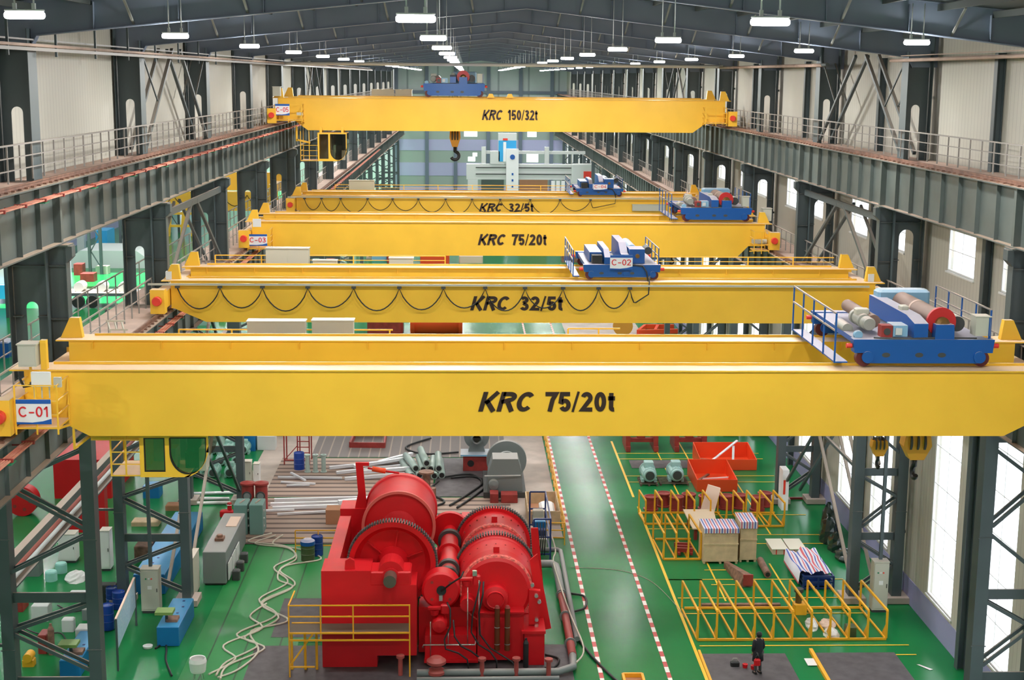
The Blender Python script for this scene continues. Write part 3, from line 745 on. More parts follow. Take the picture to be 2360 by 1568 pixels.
def cab(t, x0, x1, y0, y1, z0, z1, platform, oval=False):
    """operator's cab hung below the girder"""
    xm = x0+platform; zb = z0; w = x1-xm
    b = MB(); r = .5
    prof = [(xm, z0), (x1-.7, z0)]+[(x1-.7+.7*math.sin(a), z0+.9-.9*math.cos(a)) for a in (math.pi/2*k/6 for k in range(1, 7))]+[(x1, z1), (xm, z1)]
    c = MB().prism([(x, z) for x, z in prof], 'y', y0+.04, y0+.07)
    # shell: roof, floor, back, with the front as a frame around two windows
    sh = MB()
    n = len(prof)
    for i in range(n-2): sh.bar((prof[i][0], (y0+y1)/2, prof[i][1]), (prof[i+1][0], (y0+y1)/2, prof[i+1][1]), y1-y0, .05, up=(0, 0, 1)) if False else None
    fl = MB().box(xm, x1-.6, y0+.065, y1, z0, z0+.05).box(xm, xm+.05, y0+.065, y1, z0+.05, z1-.05).box(xm, x1, y0+.065, y1, z1-.05, z1)
    fl.build('cab_shell', YEL, t)
    bk = MB().prism(prof, 'y', y1-.04, y1).build('cab_back', CABGL, t)
    MB().box(xm+.05, xm+w*.42, y1-.1, y1-.06, z0+.05, z1-.1).build('cab_panel', CAB, t)
    xs = xm+w*.42
    # front frame (door post, mullion, curved edge)
    fr = MB().box(xm, xm+.12, y0, y0+.06, z0, z1).box(xm+.12, xs-.02, y0, y0+.06, z0, z0+.16).box(xm+.12, x1, y0, y0+.06, z1-.1, z1)
    xs = xm+w*.42
    fr.box(xs-.1, xs-.02, y0, y0+.06, z0+.16, z1-.1)
    # rounded window: straight sides, half-elliptic bottom, set in a plate that follows the cab's outline
    wa, wb_ = xs+.04, x1-.07; wc, wr = (wa+wb_)/2, (wb_-wa)/2; zc_ = z0+.72; zb_ = z0+.1; N = 16
    inner = [(wc-wr*math.cos(math.pi*k/N), zc_-(zc_-zb_)*math.sin(math.pi*k/N)) for k in range(N+1)]
    outer = [(xs-.02, zc_-(zc_-z0)*k/(N//2-3)) for k in range(N//2-2)]+[(xs-.02+(wc-xs+.02)*k/3, z0) for k in (1, 2, 3)]
    R_ = [(wc+(x1-.7-wc)*.99, z0)]+prof[2:8]+[(x1, zc_)]
    outer = outer[:N//2+1]+R_[:N//2]
    outer[-1] = (x1, zc_)
    for k in range(N):
        q = [inner[k], inner[k+1], outer[k+1], outer[k]]
        fr.add([(u, y0, v) for u, v in q]+[(u, y0+.06, v) for u, v in q], [(0, 1, 2, 3), (7, 6, 5, 4), (0, 4, 5, 1), (2, 6, 7, 3)])
    fr.box(xs-.02, wa, y0, y0+.06, zc_, z1-.1).box(wb_, x1, y0, y0+.06, zc_, z1-.1)
    fr.build('cab_front', YEL, t)
    g = MB().box(xm+.12, xs-.1, y0+.03, y0+.035, z0+.16, z1-.1).build('cab_window', CABGL, t)
    MB().box(xm+.12, xs-.1, y0-.004, y0+.002, z0+.16, z0+.19).box(xm+.12, xs-.1, y0-.004, y0+.002, z1-.13, z1-.1).box(xm+.12, xm+.15, y0-.004, y0+.002, z0+.19, z1-.13).box(xs-.13, xs-.1, y0-.004, y0+.002, z0+.19, z1-.13).build('window_seal', BLK, g)
    fan = [(wa, z1-.1)]+inner+[(wb_, z1-.1)]
    g = MB().prism(fan, 'y', y0+.03, y0+.036).build('cab_window', CABGL, t)
    sl = MB()
    for a, q in zip(fan, fan[1:]+fan[:1]): sl.bar((a[0], y0-.004, a[1]), (q[0], y0-.004, q[1]), .01, .035, up=(0, 1, 0)) if False else sl.prism([(a[0]-.016, a[1]-.016), (a[0]+.016, a[1]+.016), (q[0]+.016, q[1]+.016), (q[0]-.016, q[1]-.016)], 'y', y0-.01, y0-.002)
    sl.build('window_seal', BLK, g)
    # inside: seat and console
    MB().box(xs+.3, xs+.7, y0+.8, y0+1.2, z0+.05, z0+.5).box(xs+.3, xs+.7, y0+1.15, y0+1.25, z0+.5, z0+1.0).build('seat', DARK, t)
    MB().box(xs-.15, xs+.1, y0+.5, y0+1.0, z0+.05, z0+.7).build('control_console', CAB, t); MB().box(xs+.75, xs+.95, y0+.5, y0+1.0, z0+.05, z0+.7).build('control_console', CAB, t)
    # ladder platform at the left
    p = MB().box(x0, xm-.01, y0+.1, y1, z0, z0+.04)
    for z in (z0+.35, z0+.7, z0+1.05): p.bar((x0, y0+.12, z), (xm, y0+.12, z), .03).bar((x0, y0+.12, z), (x0, y1, z), .03)
    for x in (x0, x0+platform*.5): p.bar((x, y0+.12, z0), (x, y0+.12, z1+.1), .045)
    p.bar((x0, y1, z0), (x0, y1, z1+.1), .045)
    p.build('cab_platform', YEL, t)
    h = MB()
    for x in (xm+.2, x1-.3):
        for y in (y0+.3, y1-.3): h.box(x-.08, x+.08, y-.08, y+.08, z1, z1+.35)
    h.build('cab_hanger', YEL, t)
WB2 = mat('cab_inside', (.30, .31, .26), .7)
# --- C-01
c1 = crane('large yellow 75/20t bridge crane nearest the camera, number C-01', 38.9, 43.4, 14.98, 13.09, -12.45, 17.4, RL, 1.05, (1.2, 2.0), 13.5, 'rear')
letters(c1, 'KRC', '75/20t', .4, 1.86, 2.2, 4.15, 13.80, 14.36, 38.95)
sign(c1, -12.06, -11.13, 37.78, 13.72, 14.4, 'C-01')
end_platform(c1, -12.1, -10.98, 37.82, 38.95, 13.62, 1.15)
m = MB().box(-11.66, -11.15, 37.9, 37.98, 14.72, 15.12); m.build('control_box', WHITE, c1)
m = MB().box(-11.1, -10.9, 38.0, 38.1, 14.68, 14.95); m.build('control_box', CAB, c1)
for x in (-11.6, -11.4, -11.2): MB().bar((x, 37.94, 14.4), (x, 37.94, 14.72), .03).build('box_leg', CAB, c1)
MB().path([(-12.1, 38.3, 14.9), (-11.95, 38.2, 14.65), (-11.75, 38.2, 14.7), (-11.7, 38.0, 14.8)], .04, 6).build('cable_loop', BLK, c1)
o = cabinet(c1, -12.2, -11.72, 38.6, 39.1, 15.12, 15.72, 'junction_cabinet')
MB().bar((-11.95, 38.85, 14.7), (-11.95, 38.85, 15.12), .06).build('cabinet_leg', YEL, c1); MB().box(-11.68, -11.52, 38.9, 39.1, 14.99, 15.8).build('cabinet_post', YEL, c1)
# lamp-frame behind the rear girder, cabinets, railing
cabinet(c1, -7.0, -5.17, 45.2, 45.7, 14.45, 15.24); cabinet(c1, -4.94, -3.63, 45.2, 45.7, 14.45, 15.27)
MB().box(-11.5, 16.6, 44.5, 45.9, 14.38, 14.44).build('crane_walkway', YEL, c1)
yrail(c1, -9.3, -2.4, 45.88, 14.44, .44, 1.7); yrail(c1, 3.3, 5.0, 45.88, 14.44, .5, 1.0)
fr = MB()
for k in range(3): fr.bar((-11.5+k*.22, 45.6, 15.18), (-11.42+k*.22, 45.5, 14.95), .04)
fr.bar((-11.55, 45.6, 15.2), (-10.95, 45.6, 15.2), .05).bar((-11.45, 45.5, 14.93), (-10.85, 45.5, 14.93), .04).bar((-11.4, 45.5, 14.93), (-11.4, 45.5, 14.44), .05).bar((-10.95, 45.5, 14.93), (-10.95, 45.5, 14.44), .05)
fr.build('resistor_rack', CAB, c1)
cab(c1, -10.0, -7.25, 39.25, 40.9, 11.82, 13.06, .83)
MB().box(-10.55, -9.05, 39.4, 40.0, 12.85, 13.02).bar((-10.9, 39.0, 13.4), (-10.9, 39.0, 12.7), .06).bar((-10.9, 39.0, 12.75), (-10.55, 39.6, 13.0), .08).build('ladder_bracket', YEL, c1)
# --- C-02
c2 = crane('yellow 32/5t bridge crane second from the camera, festoon cable hanging on its front', 58.9, 63.2, 14.62, 12.88, -12.5, 17.4, RL, 1.0, (.4, 1.7), 13.45)
letters(c2, 'KRC', '32/5t', .22, 1.76, 2.22, 4.02, 13.4, 14.0, 58.95)
festoon(c2, (-11.9, -10.16, -8.42, -6.56, -4.67, -2.79, -.97, .76, 2.41, 3.99, 5.47, 6.77), 14.34, 13.3, 58.7, 7.6, 14.9)
cabinet(c2, -9.07, -7.15, 64.5, 65.1, 14.55, 15.28)
cabinet(c2, -6.96, -5.88, 64.5, 64.9, 14.5, 14.74); cabinet(c2, -3.52, -2.44, 64.5, 65, 14.5, 14.86)
MB().box(-11.7, 16.6, 64.3, 65.5, 14.4, 14.45).build('crane_walkway', YEL, c2)
yrail(c2, -11.5, -1, 65.45, 14.45, .42, 2.1); yrail(c2, 6.7, 17.0, 65.45, 14.45, .42, 2.1)
for x, s in ((-12.35, -1), (17.0, 1)):
    MB().box(x-.12, x+.12, 59.2, 59.5, 14.63, 14.95).build('limit_box', WHITE, c2)
# --- C-03
c3 = crane('yellow 75/20t bridge crane third from the camera, number C-03', 81.6, 86.2, 14.8, 12.88, -12.5, 17.4, RL, 1.1, (1.0, 1.6), 13.5)
letters(c3, 'KRC', '75/20t', .7, 2.2, 2.57, 4.57, 13.5, 14.13, 81.65)
sign(c3, -12.25, -11.2, 80.4, 13.55, 14.2, 'C-03'); end_platform(c3, -12.3, -11.05, 80.45, 81.65, 13.4, 1.05); end_platform(c3, 16.3, 17.15, 80.45, 81.65, 13.4, 1.05)
MB().box(-12.0, -11.55, 80.5, 80.6, 14.6, 15.05).build('control_box', WHITE, c3)
cabinet(c3, 17.1, 17.6, 82.2, 82.8, 14.9, 15.6, 'junction_cabinet'); MB().bar((17.35, 82.5, 14.8), (17.35, 82.5, 14.9), .1).build('cabinet_leg', YEL, c3)
MB().box(16.3, 16.9, 80.8, 81.3, 13.75, 13.95).cyl((16.6, 81.0, 13.85), .16, .5, 'x', 10).build('travel_motor', CAB, c3)
# --- C-04
c4 = crane('yellow 32/5t bridge crane farthest of the lower cranes, thin festoon cable on its front', 103, 107, 14.5, 13.1, -12.5, 17.4, RL, 1.0, (.4, 1.7), 13.45)
letters(c4, 'KRC', '32/5t', .95, 2.55, 3.0, 4.8, 13.43, 14.03, 103.05)
festoon(c4, (-11.6, -10.39, -9.03, -7.11, -5.32, -3.49, -1.53, .36, 2.38, 4.53, 6.68, 8.87), 14.28, 13.3, 102.8, 10.7, 14.75)
cabinet(c4, -8.9, -7.0, 108.6, 109, 14.3, 15.2); yrail(c4, -10, 8, 109.2, 14.4, .45, 2.6)
cabinet(c4, 11.9, 14.3, 102.8, 102.99, 13.55, 14.0, 'wall_cabinet'); cabinet(c4, 14.8, 17.1, 102.8, 102.99, 13.5, 14.0, 'wall_cabinet') if False else None
# --- C-05 on the upper runway
c5 = crane('huge yellow 150/32t bridge crane on the upper runway, number C-05', 98.0, 103.5, 21.5, 19.33, -13.0, 17.8, RU, 1.3, (1.4, 2.25), 19.95)
letters(c5, 'KRC', '150/32t', 1.06, 2.38, 2.74, 4.77, 20.1, 20.78, 98.05)
sign(c5, -12.75, -11.8, 96.75, 20.35, 21.1, 'C-05'); end_platform(c5, -12.8, -11.0, 96.8, 98.05, 20.05, 1.0); end_platform(c5, 16.0, 17.4, 96.8, 98.05, 20.05, 1.0)
cabinet(c5, -13.0, -12.5, 97.5, 98.1, 21.6, 22.2, 'junction_cabinet'); cabinet(c5, -6.9, -5.3, 105.2, 105.8, 21.55, 22.0); cabinet(c5, -5.2, -4.0, 105.2, 105.8, 21.55, 22.0)
MB().box(-7.2, -3.8, 104.85, 106.2, 21.48, 21.54).build('crane_walkway', YEL, c5)
MB().box(-11.35, -10.95, 96.85, 97, 20.35, 20.55).build('control_box', CAB, c5)
cab(c5, -11.2, -8.1, 97.4, 99.2, 17.3, 19.2, 1.15)
MB().bar((-11.5, 98, 19.6), (-11.5, 98, 18.6), .12).bar((-11.5, 98, 18.7), (-10.6, 98, 18.5), .12).build('ladder_bracket', YEL, c5)
for x in (2.9, 1.6): MB().prism([(x-.25, 21.58), (x+.25, 21.58), (x+.12, 21.85), (x-.12, 21.85)], 'y', 98.5, 98.8).build('lifting_lug', YEL, c5)
# --- hook blocks
def hook_block(x, y, z, s, label, top, wx=1., edge=False):
    t = thing('hook_block', label, 'hook', (x, y, z))
    m = MB().prism([(x+u*s*wx, z+v*s) for u, v in ((-.55, 1.3), (-.62, .9), (-.3, .35), (.3, .35), (.62, .9), (.55, 1.3))], 'y', y-.3*s, y+.3*s)
    m.build('block_cheeks', mat('hook_yellow', (.85, .40, .03), .45) if 'hook_yellow' not in bpy.data.materials else bpy.data.materials['hook_yellow'], t)
    for dx in (-.3*wx, 0, .3*wx): MB().cyl((x+dx*s-.04*s, y, z+1.05*s), .42*s, .08*s, 'x', 18).build('sheave', DARK, t)
    pts = [(x, y, z+.36*s), (x, y, z+.05*s)]+[(x+.24*s*math.sin(a), y, z-.2*s+.24*s*math.cos(a)) for a in (math.pi*2*k/16 for k in range(1, 12))]
    if edge: pts = [(x, y+(p[0]-x), p[2]) for p in pts]
    MB().path(pts, .1*s, 8).build('hook', BLK, t)
    r = MB()
    for dx in (-.35, -.15, .15, .35):
        r.bar((x+dx*s, y, z+1.3*s), (x+dx*s, y, top), .03)
    r.build('wire_rope', DARK, t)
hook_block(13.7, 42, 11.35, .78, 'large orange-yellow hook block below the nearest crane, at right', 15.66, .9, True)
hook_block(12.45, 41.6, 11.65, .5, 'smaller orange-yellow hook block beside the large one', 15.66, .8, True)
hook_block(-.85, 101, 17.75, 1.15, 'orange hook block with black hook below the upper crane', 22.35, .55)
hook_block(12.2, 84.5, 12.3, .5, 'small hook block seen under the third crane', 15.4)
# ================================================================= TROLLEYS
DRUMS = mat('drum_steel', (.20, .125, .095), .55, var=.12, scale=.8)
WHEELM = mat('wheel_dark_red', (.10, .012, .012), .5)
def trolley_rails(t, x0, x1, xw, ya, yb, zr, zt, s):
    w = MB().box(xw, x0-.17, ya-.1, yb, zr+.15, zr+.19)
    w.build('side_walkway', BLUE, t)
    r = MB()
    for y in [ya-.1+k*(yb-ya+.1)/4 for k in range(5)]: r.bar((xw, y, zr+.15), (xw, y, zt+.75*s), .045)
    r = r.build('railing_posts', BLUE, t)
    for zz in (.75, .25): MB().bar((xw-.01, ya-.1, zt+zz*s), (xw-.01, yb, zt+zz*s), .045).build('rail', RAILG, t)
    r = MB()
    for y in [ya+.2+k*(yb-ya-.3)/4 for k in range(5)]: r.bar((x1-.08, y, zt-.02), (x1-.08, y, zt+.8*s), .04)
    r.build('railing_posts', BLUE, t)
    for zz in (.8, .4): MB().bar((x1-.07, ya+.2, zt+zz*s), (x1-.07, yb-.1, zt+zz*s), .04).build('rail', RAILG, t)
MOTG = mat('motor_grey', (.30, .31, .27), .5, dust=(.5, .42, .36))
def trolley(label, x0, x1, yf, yr, zr, h, big=True, rails=True, num=None, cable=False):
    L = x1-x0; t = thing('crane_trolley', label, 'trolley', ((x0+x1)/2, yf, zr)); ya, yb = yf+.35, yr+.95; zt = zr+.1+h; s = L/4.05
    # side frames with chamfered wheel ends
    for y in (ya, yb-.35):
        o = [(x0+.04, zr+.42*s), (x0+.3*s, zr+.42*s), (x0+.45*s, zr+.12), (x1-.45*s, zr+.12), (x1-.3*s, zr+.42*s), (x1-.04, zr+.42*s), (x1, zt-.02), (x0, zt-.02)]
        f = MB().prism(o, 'y', y, y+.35).build('side_frame', BLUE, t)
        for x in (x0+.42*s, x1-.42*s):
            MB().cyl((x, y-.06, zr+.3*s), .17*s, .06, 'y', 20).build('axle_cap', BLUE, f)
            MB().cyl((x-(.08*s if x < (x0+x1)/2 else -.08*s), y+.05, zr+.25*s), .23*s, .25, 'y', 20).build('wheel', WHEELM, f)
        if y == ya:
            for x in (x0+.95*s, x0+1.9*s, x0+2.55*s):
                MB().prism([(x+.12*s*math.cos(a)*1.0, zr+.36*s+.07*s*math.sin(a)) for a in (2*math.pi*k/12 for k in range(12))], 'y', y-.004, y+.01).build('hand_hole', DARK, f)
    MB().box(x0+.1, x1-.1, ya+.35, yb-.35, zt-.2, zt-.05).build('deck', BLUE, t)
    for x, sx in ((x0, -1), (x1, 1)):
        for y in (ya+.15, yb-.15): MB().cyl((x if sx > 0 else x-.16, y, zt-.22), .07, .16, 'x', 12).build('buffer', RSOFT, t)
    # side walkway with railing
    xw = x0-.55*s
    if rails: trolley_rails(t, x0, x1, xw, ya, yb, zr, zt, s)
    if big:
        # main drum along the bridge-crossing direction
        xd = x0+2.62*s; rd = .30*s; zc = zt+.42*s
        d = MB().cyl((xd, ya+.55, zc), rd, yb-ya-1.5, 'y', 28).build('main_drum', DRUMS, t)
        MB().lathe([(.0001, 0), (.42*s, 0), (.42*s, .12), (.32*s, .2), (.0001, .2)], (xd, ya+.4, zc), 'y', 32).build('drum_flange', mat('drum_red', (.50, .02, .02), .45) if 'drum_red' not in bpy.data.materials else bpy.data.materials['drum_red'], d)
        MB().cyl((xd, (ya+yb)/2-.1, zc), rd*1.03, .12, 'y', 28).build('drum_band', PLANK, d)
        MB().lathe([(.0001, 0), (.11*s, 0), (.2*s, .1), (.2*s, .22), (.0001, .22)], (xd, ya+.17, zc-.04), 'y', 20).build('drum_hub', BRONZE, d)
        MB().prism([(xd-.28*s, zt-.05), (xd+.28*s, zt-.05), (xd+.26*s, zc-.02), (xd-.26*s, zc-.02)], 'y', ya+.05, ya+.35).build('bearing_stand', BLUE, t)
        # girder box between the drums, dusty top
        xb = x0+1.95*s
        MB().prism([(ya+.1, zt), (yb-.4, zt), (yb-.4, zt+.55*s), (ya+.9, zt+.55*s), (ya+.1, zt+.42*s)], 'x', xb-.2*s, xb+.2*s).build('equaliser_box', BLUE, t)
        # gearbox at the rear
        MB().bbox(xd-.75*s, xd+.9*s, yb-.95, yb-.35, zt, zt+.78*s, .08).build('gearbox', LBLUE, t)
        # motors
        MB().lathe([(.0001, 0), (.20*s, 0), (.24*s, .05), (.24*s, .8), (.2*s, .9), (.0001, .9)], (xd+.55*s, ya+.7, zt+.32*s), 'y', 20).build('hoist_motor', CAB, t)
        MB().cyl((xd+.55*s, ya+.66, zt+.32*s), .22*s, .04, 'y', 20).build('fan_grille', DARK, t)
        # auxiliary hoist
        xa = x0+.95*s
        MB().cyl((xa-.05*s, ya+1.2, zt+.3*s), .19*s, yb-ya-2.2, 'y', 20).build('auxiliary_drum', DRUMS, t)
        MB().lathe([(.0001, 0), (.17*s, 0), (.2*s, .08), (.2*s, .35), (.15*s, .36), (.15*s, .5), (.21*s, .52), (.21*s, 1.1), (.17*s, 1.12), (.17*s, 1.3), (.22*s, 1.32), (.22*s, 1.5), (.0001, 1.55)], (xa-.30*s, ya+.75, zt+.28*s), 'y', 22).build('auxiliary_motor', MOTG, t)
        MB().bbox(xa-.5*s, xa-.1*s, ya+1.5, ya+1.8, zt+.45*s, zt+.62*s, .03).build('terminal_box', CAB, t)
        MB().cyl((x0+.25*s, ya+1.6, zt+.0), .16*s, .9, 'y', 18).build('travel_motor', MOTG, t)
        MB().lathe([(.0001, 0), (.12*s, 0), (.14*s, .1), (.0001, .12)], (x0+.22*s, ya+.3, zt+.05), 'y', 16).build('travel_gearbox', LBLUE, t)
        MB().path([(x0+.6*s, ya+.1, zt+.02), (x0+1.5*s, ya+.06, zt-.01), (x0+2.4*s, ya+.1, zt+.02), (x1-.5*s, ya+.08, zt+.01)], .025, 6).build('cable', DARK, t)
        MB().bbox(xb-.12*s, xb+.12*s, ya+1.7, ya+2.0, zt+.55*s+.001, zt+.68*s, .03).build('sensor_box', CAB, t)
        MB().box(xa-.1*s, xa+.22*s, ya+.22, ya+.6, zt, zt+.34*s).build('brake', DRED, t)
        MB().box(xa+.24*s, xa+.66*s, ya+.25, ya+.9, zt+.02, zt+.34*s).build('auxiliary_gearbox', LBLUE, t)
        MB().cyl((xa+.06*s, ya+.2, zt+.17*s), .1*s, .05, 'y', 14).build('brake_wheel', DARK, t)
        MB().box(xa+.3*s, xa+.48*s, ya+.18, ya+.3, zt+.08, zt+.27*s).build('junction_box', OWHITE, t)
        c = MB().box(x1-.52*s, x1-.1*s, ya+.15, ya+.6, zt+.06, zt+.6*s).build('control_cabinet', CAB, t)
        MB().box(x1-.54*s, x1-.08*s, ya+.13, ya+.62, zt+.6*s+.001, zt+.6*s+.03).build('cabinet_lid', CAB, c)
        MB().bar((x1-.14, ya+.12, zt-.05), (x1-.14, ya+.12, zt+.6*s), .03).build('cabinet_leg', BLUE, t)
    else:
        xm = x0+L*.54
        MB().prism([(ya+.1, zt), (yb-.5, zt), (yb-.5, zt+.95*s), (ya+1.5, zt+.95*s), (ya+1.5, zt+.95*s), (ya+.6, zt+.5*s), (ya+.1, zt+.5*s)], 'x', xm-.2*s, xm+.2*s).build('equaliser_box', BLUE, t)
        MB().box(xm+.25*s, xm+1.05*s, ya+.3, ya+1.5, zt, zt+.75*s).build('winch_frame', BLUE, t)
        MB().cyl((xm+.66*s, ya+.2, zt+.4*s), .11*s, .1, 'y', 16).build('drum_hub', BRONZE, t)
        MB().cyl((xm+1.3*s, ya+.8, zt+.6*s), .2*s, .9, 'y', 18).build('hoist_motor', DARK, t)
        MB().cyl((xm+.55*s, ya+1.6, zt+.5*s), .3*s, yb-ya-2.2, 'y', 22).build('main_drum', LBLUE, t)
        MB().prism([(ya+.1, zt), (yb-1.2, zt), (yb-1.2, zt+.7*s), (ya+.8, zt+.7*s), (ya+.1, zt+.35*s)], 'x', x0+L*.31-.15*s, x0+L*.31+.15*s).build('equaliser_box', BLUE, t)
        MB().box(x0+L*.12, x0+L*.25, ya+.3, ya+.8, zt, zt+.42*s).build('auxiliary_motor', BLK, t)
        MB().box(x0+L*.1, x0+L*.26, ya+.9, yb-1, zt, zt+.5*s).build('auxiliary_drum_frame', BLUE, t)
        MB().path([(xm+.3*s, ya, zt-.02), (xm+.9*s, ya-.08, zt-.05), (xm+1.1*s, ya-.12, zt-.3), (xm+1.2*s, ya-.2, zr-.1)], .035, 6).build('cable', BLK, t)
        MB().box(xm-.1*s, xm+.18*s, ya-.05, ya-.001, zr+.2, zr+.45*s).build('connection_box', BLUE, t)
    return t
trolley('big blue trolley with rusty drums on the nearest crane, at right', 10.88, 14.9, 38.95, 43.5, 15.0, .72)
t2 = trolley('blue trolley carrying the number board C-02 on the second crane', 4.87, 8.12, 58.95, 63.2, 14.65, .56, False)
sign(t2, 5.96, 6.9, 59.1, 15.12, 15.72, 'C-02')
trolley('blue trolley with a red drum flange at the right of the third crane', 12.3, 16.42, 81.7, 86.2, 14.85, .72)
t4 = trolley('small blue trolley with the number board C-04 on the fourth crane', 7.87, 11.3, 103.05, 107, 14.52, .5, False)
sign(t4, 9.1, 10.1, 103.2, 15.0, 15.5, 'C-04')
trolley('blue trolley on top of the upper crane, under the ceiling lamps', -2.98, 1.2, 98.1, 103.5, 21.58, .85, True, False)
# a yellow crane of the next bay, seen past the left columns
n1 = thing('overhead_crane', 'yellow crane in the next bay, seen between the left columns', 'crane', (-28, 118, RL))
MB().box(-40, -15.6, 118, 119, 12.0, 13.55).build('girder', YEL, n1); MB().box(-40, -15.6, 121.5, 122.5, 13.4, 14.9).build('girder', YEL, n1)
MB().box(-16.1, -15.6, 117, 123, RL+.1, RL+.8).build('end_carriage', YEL, n1)
pts = []
for k in range(9):
    for j in range(8): u = j/8; pts.append((-34+k*2+u*2, 117.9, 13.3-.9*4*u*(1-u)))
MB().path(pts, .03, 6).build('festoon_cable', BLK, n1)
# ================================================================= WINCH MACHINE
def gear(t, c, R, y0, y1, name='gear_ring', teeth=96, m=None):
    """toothed ring around a y axis"""
    mb = MB(); x, z = c
    mb.lathe([(R-.26, y0), (R-.05, y0), (R-.05, y1), (R-.26, y1), (R-.26, y0)], (x, 0, z), 'y', 64)
    g = mb.build(name, RED, t); tm = MB()
    for k in range(teeth):
        a = 2*math.pi*k/teeth; ca, sa = math.cos(a), math.sin(a)
        tm.bar((x+(R-.06)*ca, (y0+y1)/2, z+(R-.06)*sa), (x+(R+.03)*ca, (y0+y1)/2, z+(R+.03)*sa), .055, y1-y0, up=(0, 1, 0))
    tag(tm.build('gear_teeth', DARK, g), kind='stuff'); return g
w = thing('winch_machine', 'huge bright red twin-drum winch standing on the dark floor plates', 'winch', (-1.2, 58, 0))
b = MB().prism([(-5.65, .03), (-3.5, .03), (-3.5, .5), (-2.7, .5), (-1.95, .5), (-1.95, 3.42), (-3.72, 3.42), (-3.72, 4.0), (-5.65, 4.0)], 'y', 53.4, 54.9)
b.build('front_pedestal', RED, w)
MB().box(-5.62, -5.12, 54.9, 61.4, .03, 3.72).build('side_frame', RED, w)
MB().box(-5.12, -3.9, 55.2, 61.4, .03, 1.6).build('bed', RED, w)
MB().box(-5.65, -1.6, 61.9, 63.2, .03, 3.9).build('rear_pedestal', RED, w)
MB().bbox(-3.78, -2.16, 53.42, 54.6, 3.425, 3.95, .05).prism([(-3.4+0, 3.95)]+[(-2.95+.5*math.cos(a), 3.85+.5*math.sin(a)) for a in (math.pi-math.pi*k/12 for k in range(13))]+[(-2.5, 3.95)], 'y', 53.5, 54.5).build('bearing_block', RED, w)
s_ = MB().cyl((-2.95, 52.75, 3.78), .25, 1.3, 'y', 24).build('shaft_end', mat('bare_steel', (.20, .17, .14), .35, metal=.7), w)
MB().lathe([(.25, 53.38), (.33, 53.38), (.33, 53.42)], (-2.95, 0, 3.78), 'y', 24).build('seal_ring', RED, s_)
MB().prism([(-4.75, 4.0), (-4.35, 4.0), (-4.38, 4.35), (-4.55, 4.45), (-4.72, 4.35)], 'y', 53.6, 53.75).build('lifting_eye', RED, w)
g = gear(w, (-2.97, 3.72), 1.80, 55.0, 55.32)
MB().lathe([(.3, 55.4), (1.32, 55.34), (1.56, 55.12), (1.56, 55.3)], (-2.97, 0, 3.72), 'y', 56).build('gear_disc', RED, w)
for k in range(6):
    a = math.radians(20+60*k); MB().bar((-2.97+.35*math.cos(a), 55.33, 3.72+.35*math.sin(a)), (-2.97+1.3*math.cos(a), 55.33, 3.72+1.3*math.sin(a)), .05, .12, up=(0, 1, 0)).build('disc_rib', RED, w)
MB().lathe([(.0001, 54.75), (.42, 54.75), (.5, 55.0), (.62, 55.35), (.62, 55.4)], (-2.97, 0, 3.72), 'y', 32).build('gear_hub', RED, w)
MB().cyl((-2.97, 55.4, 3.72), .42, 4.2, 'y', 28).build('drum_shaft', RED, w)
MB().lathe([(.42, 59.2), (.75, 59.6), (1.45, 59.72), (1.5, 59.6), (1.6, 59.6), (1.6, 59.85), (1.55, 59.9), (1.55, 62.1), (1.62, 62.15), (1.62, 62.5), (.5, 62.5)], (-2.93, 0, 3.78), 'y', 64).build('left_drum', RED, w)
MB().lathe([(1.465, 59.68), (1.485, 59.59), (1.6, 59.59), (1.605, 59.7)], (-2.93, 0, 3.78), 'y', 64).build('drum_rim', mat('worn_red', (.75, .16, .13), .5), w)  # rim ring in a paler red than the drum
# rear lever with turnbuckle
MB().prism([(-5.0, 3.9), (-4.45, 3.9), (-4.5, 4.4), (-4.62, 5.85), (-4.35, 5.85), (-4.35, 6.0), (-4.95, 6.0), (-4.85, 4.6)], 'y', 62.0, 62.15).build('brake_lever', RED, w)
q = MB().tube((-4.4, 61.9, 5.78), (-3.0, 61.9, 5.55), .05, 8).build('brake_rod', RED, w)
MB().tube((-4.2, 61.9, 5.75), (-3.6, 61.9, 5.65), .12, 12).build('turnbuckle', ORED, q)
# right drum unit
CX, CZ = 1.2, 2.86
MB().lathe([(.2, 54.19), (1.25, 54.16), (1.38, 54.22)], (CX, 0, CZ), 'y', 64).build('front_cover', RED, w)
MB().lathe([(1.38, 54.22), (1.45, 54.24), (1.45, 54.48), (1.38, 54.5)], (CX, 0, CZ), 'y', 64).build('brake_band', mat('pale_red_lining', (.70, .12, .10), .6, var=.5, scale=9), w)
MB().lathe([(1.42, 54.5), (1.47, 55.0), (1.5, 56.4)], (CX, 0, CZ), 'y', 64).build('right_drum', RED, w)
g = gear(w, (CX, CZ), 1.66, 56.4, 56.75, teeth=90)
MB().lathe([(1.50, 56.3), (1.6, 56.45)], (CX, 0, CZ), 'y', 64).build('gear_disc', RED, w)
MB().lathe([(1.45, 56.75), (1.40, 57.4), (1.38, 58.2)], (CX, 0, CZ), 'y', 64).build('right_drum', RED, w)
MB().lathe([(1.38, 58.2), (1.46, 58.22), (1.46, 58.48), (1.38, 58.5)], (CX, 0, CZ), 'y', 64).build('brake_band', bpy.data.materials['pale_red_lining'], w)
MB().lathe([(1.42, 58.5), (1.46, 60.1)], (CX, 0, CZ), 'y', 64).build('right_drum', RED, w)
g = gear(w, (CX, CZ), 1.66, 60.1, 60.45, teeth=90)
MB().lathe([(.2, 60.5), (1.62, 60.45)], (CX, 0, CZ), 'y', 64).build('gear_disc', RED, w)
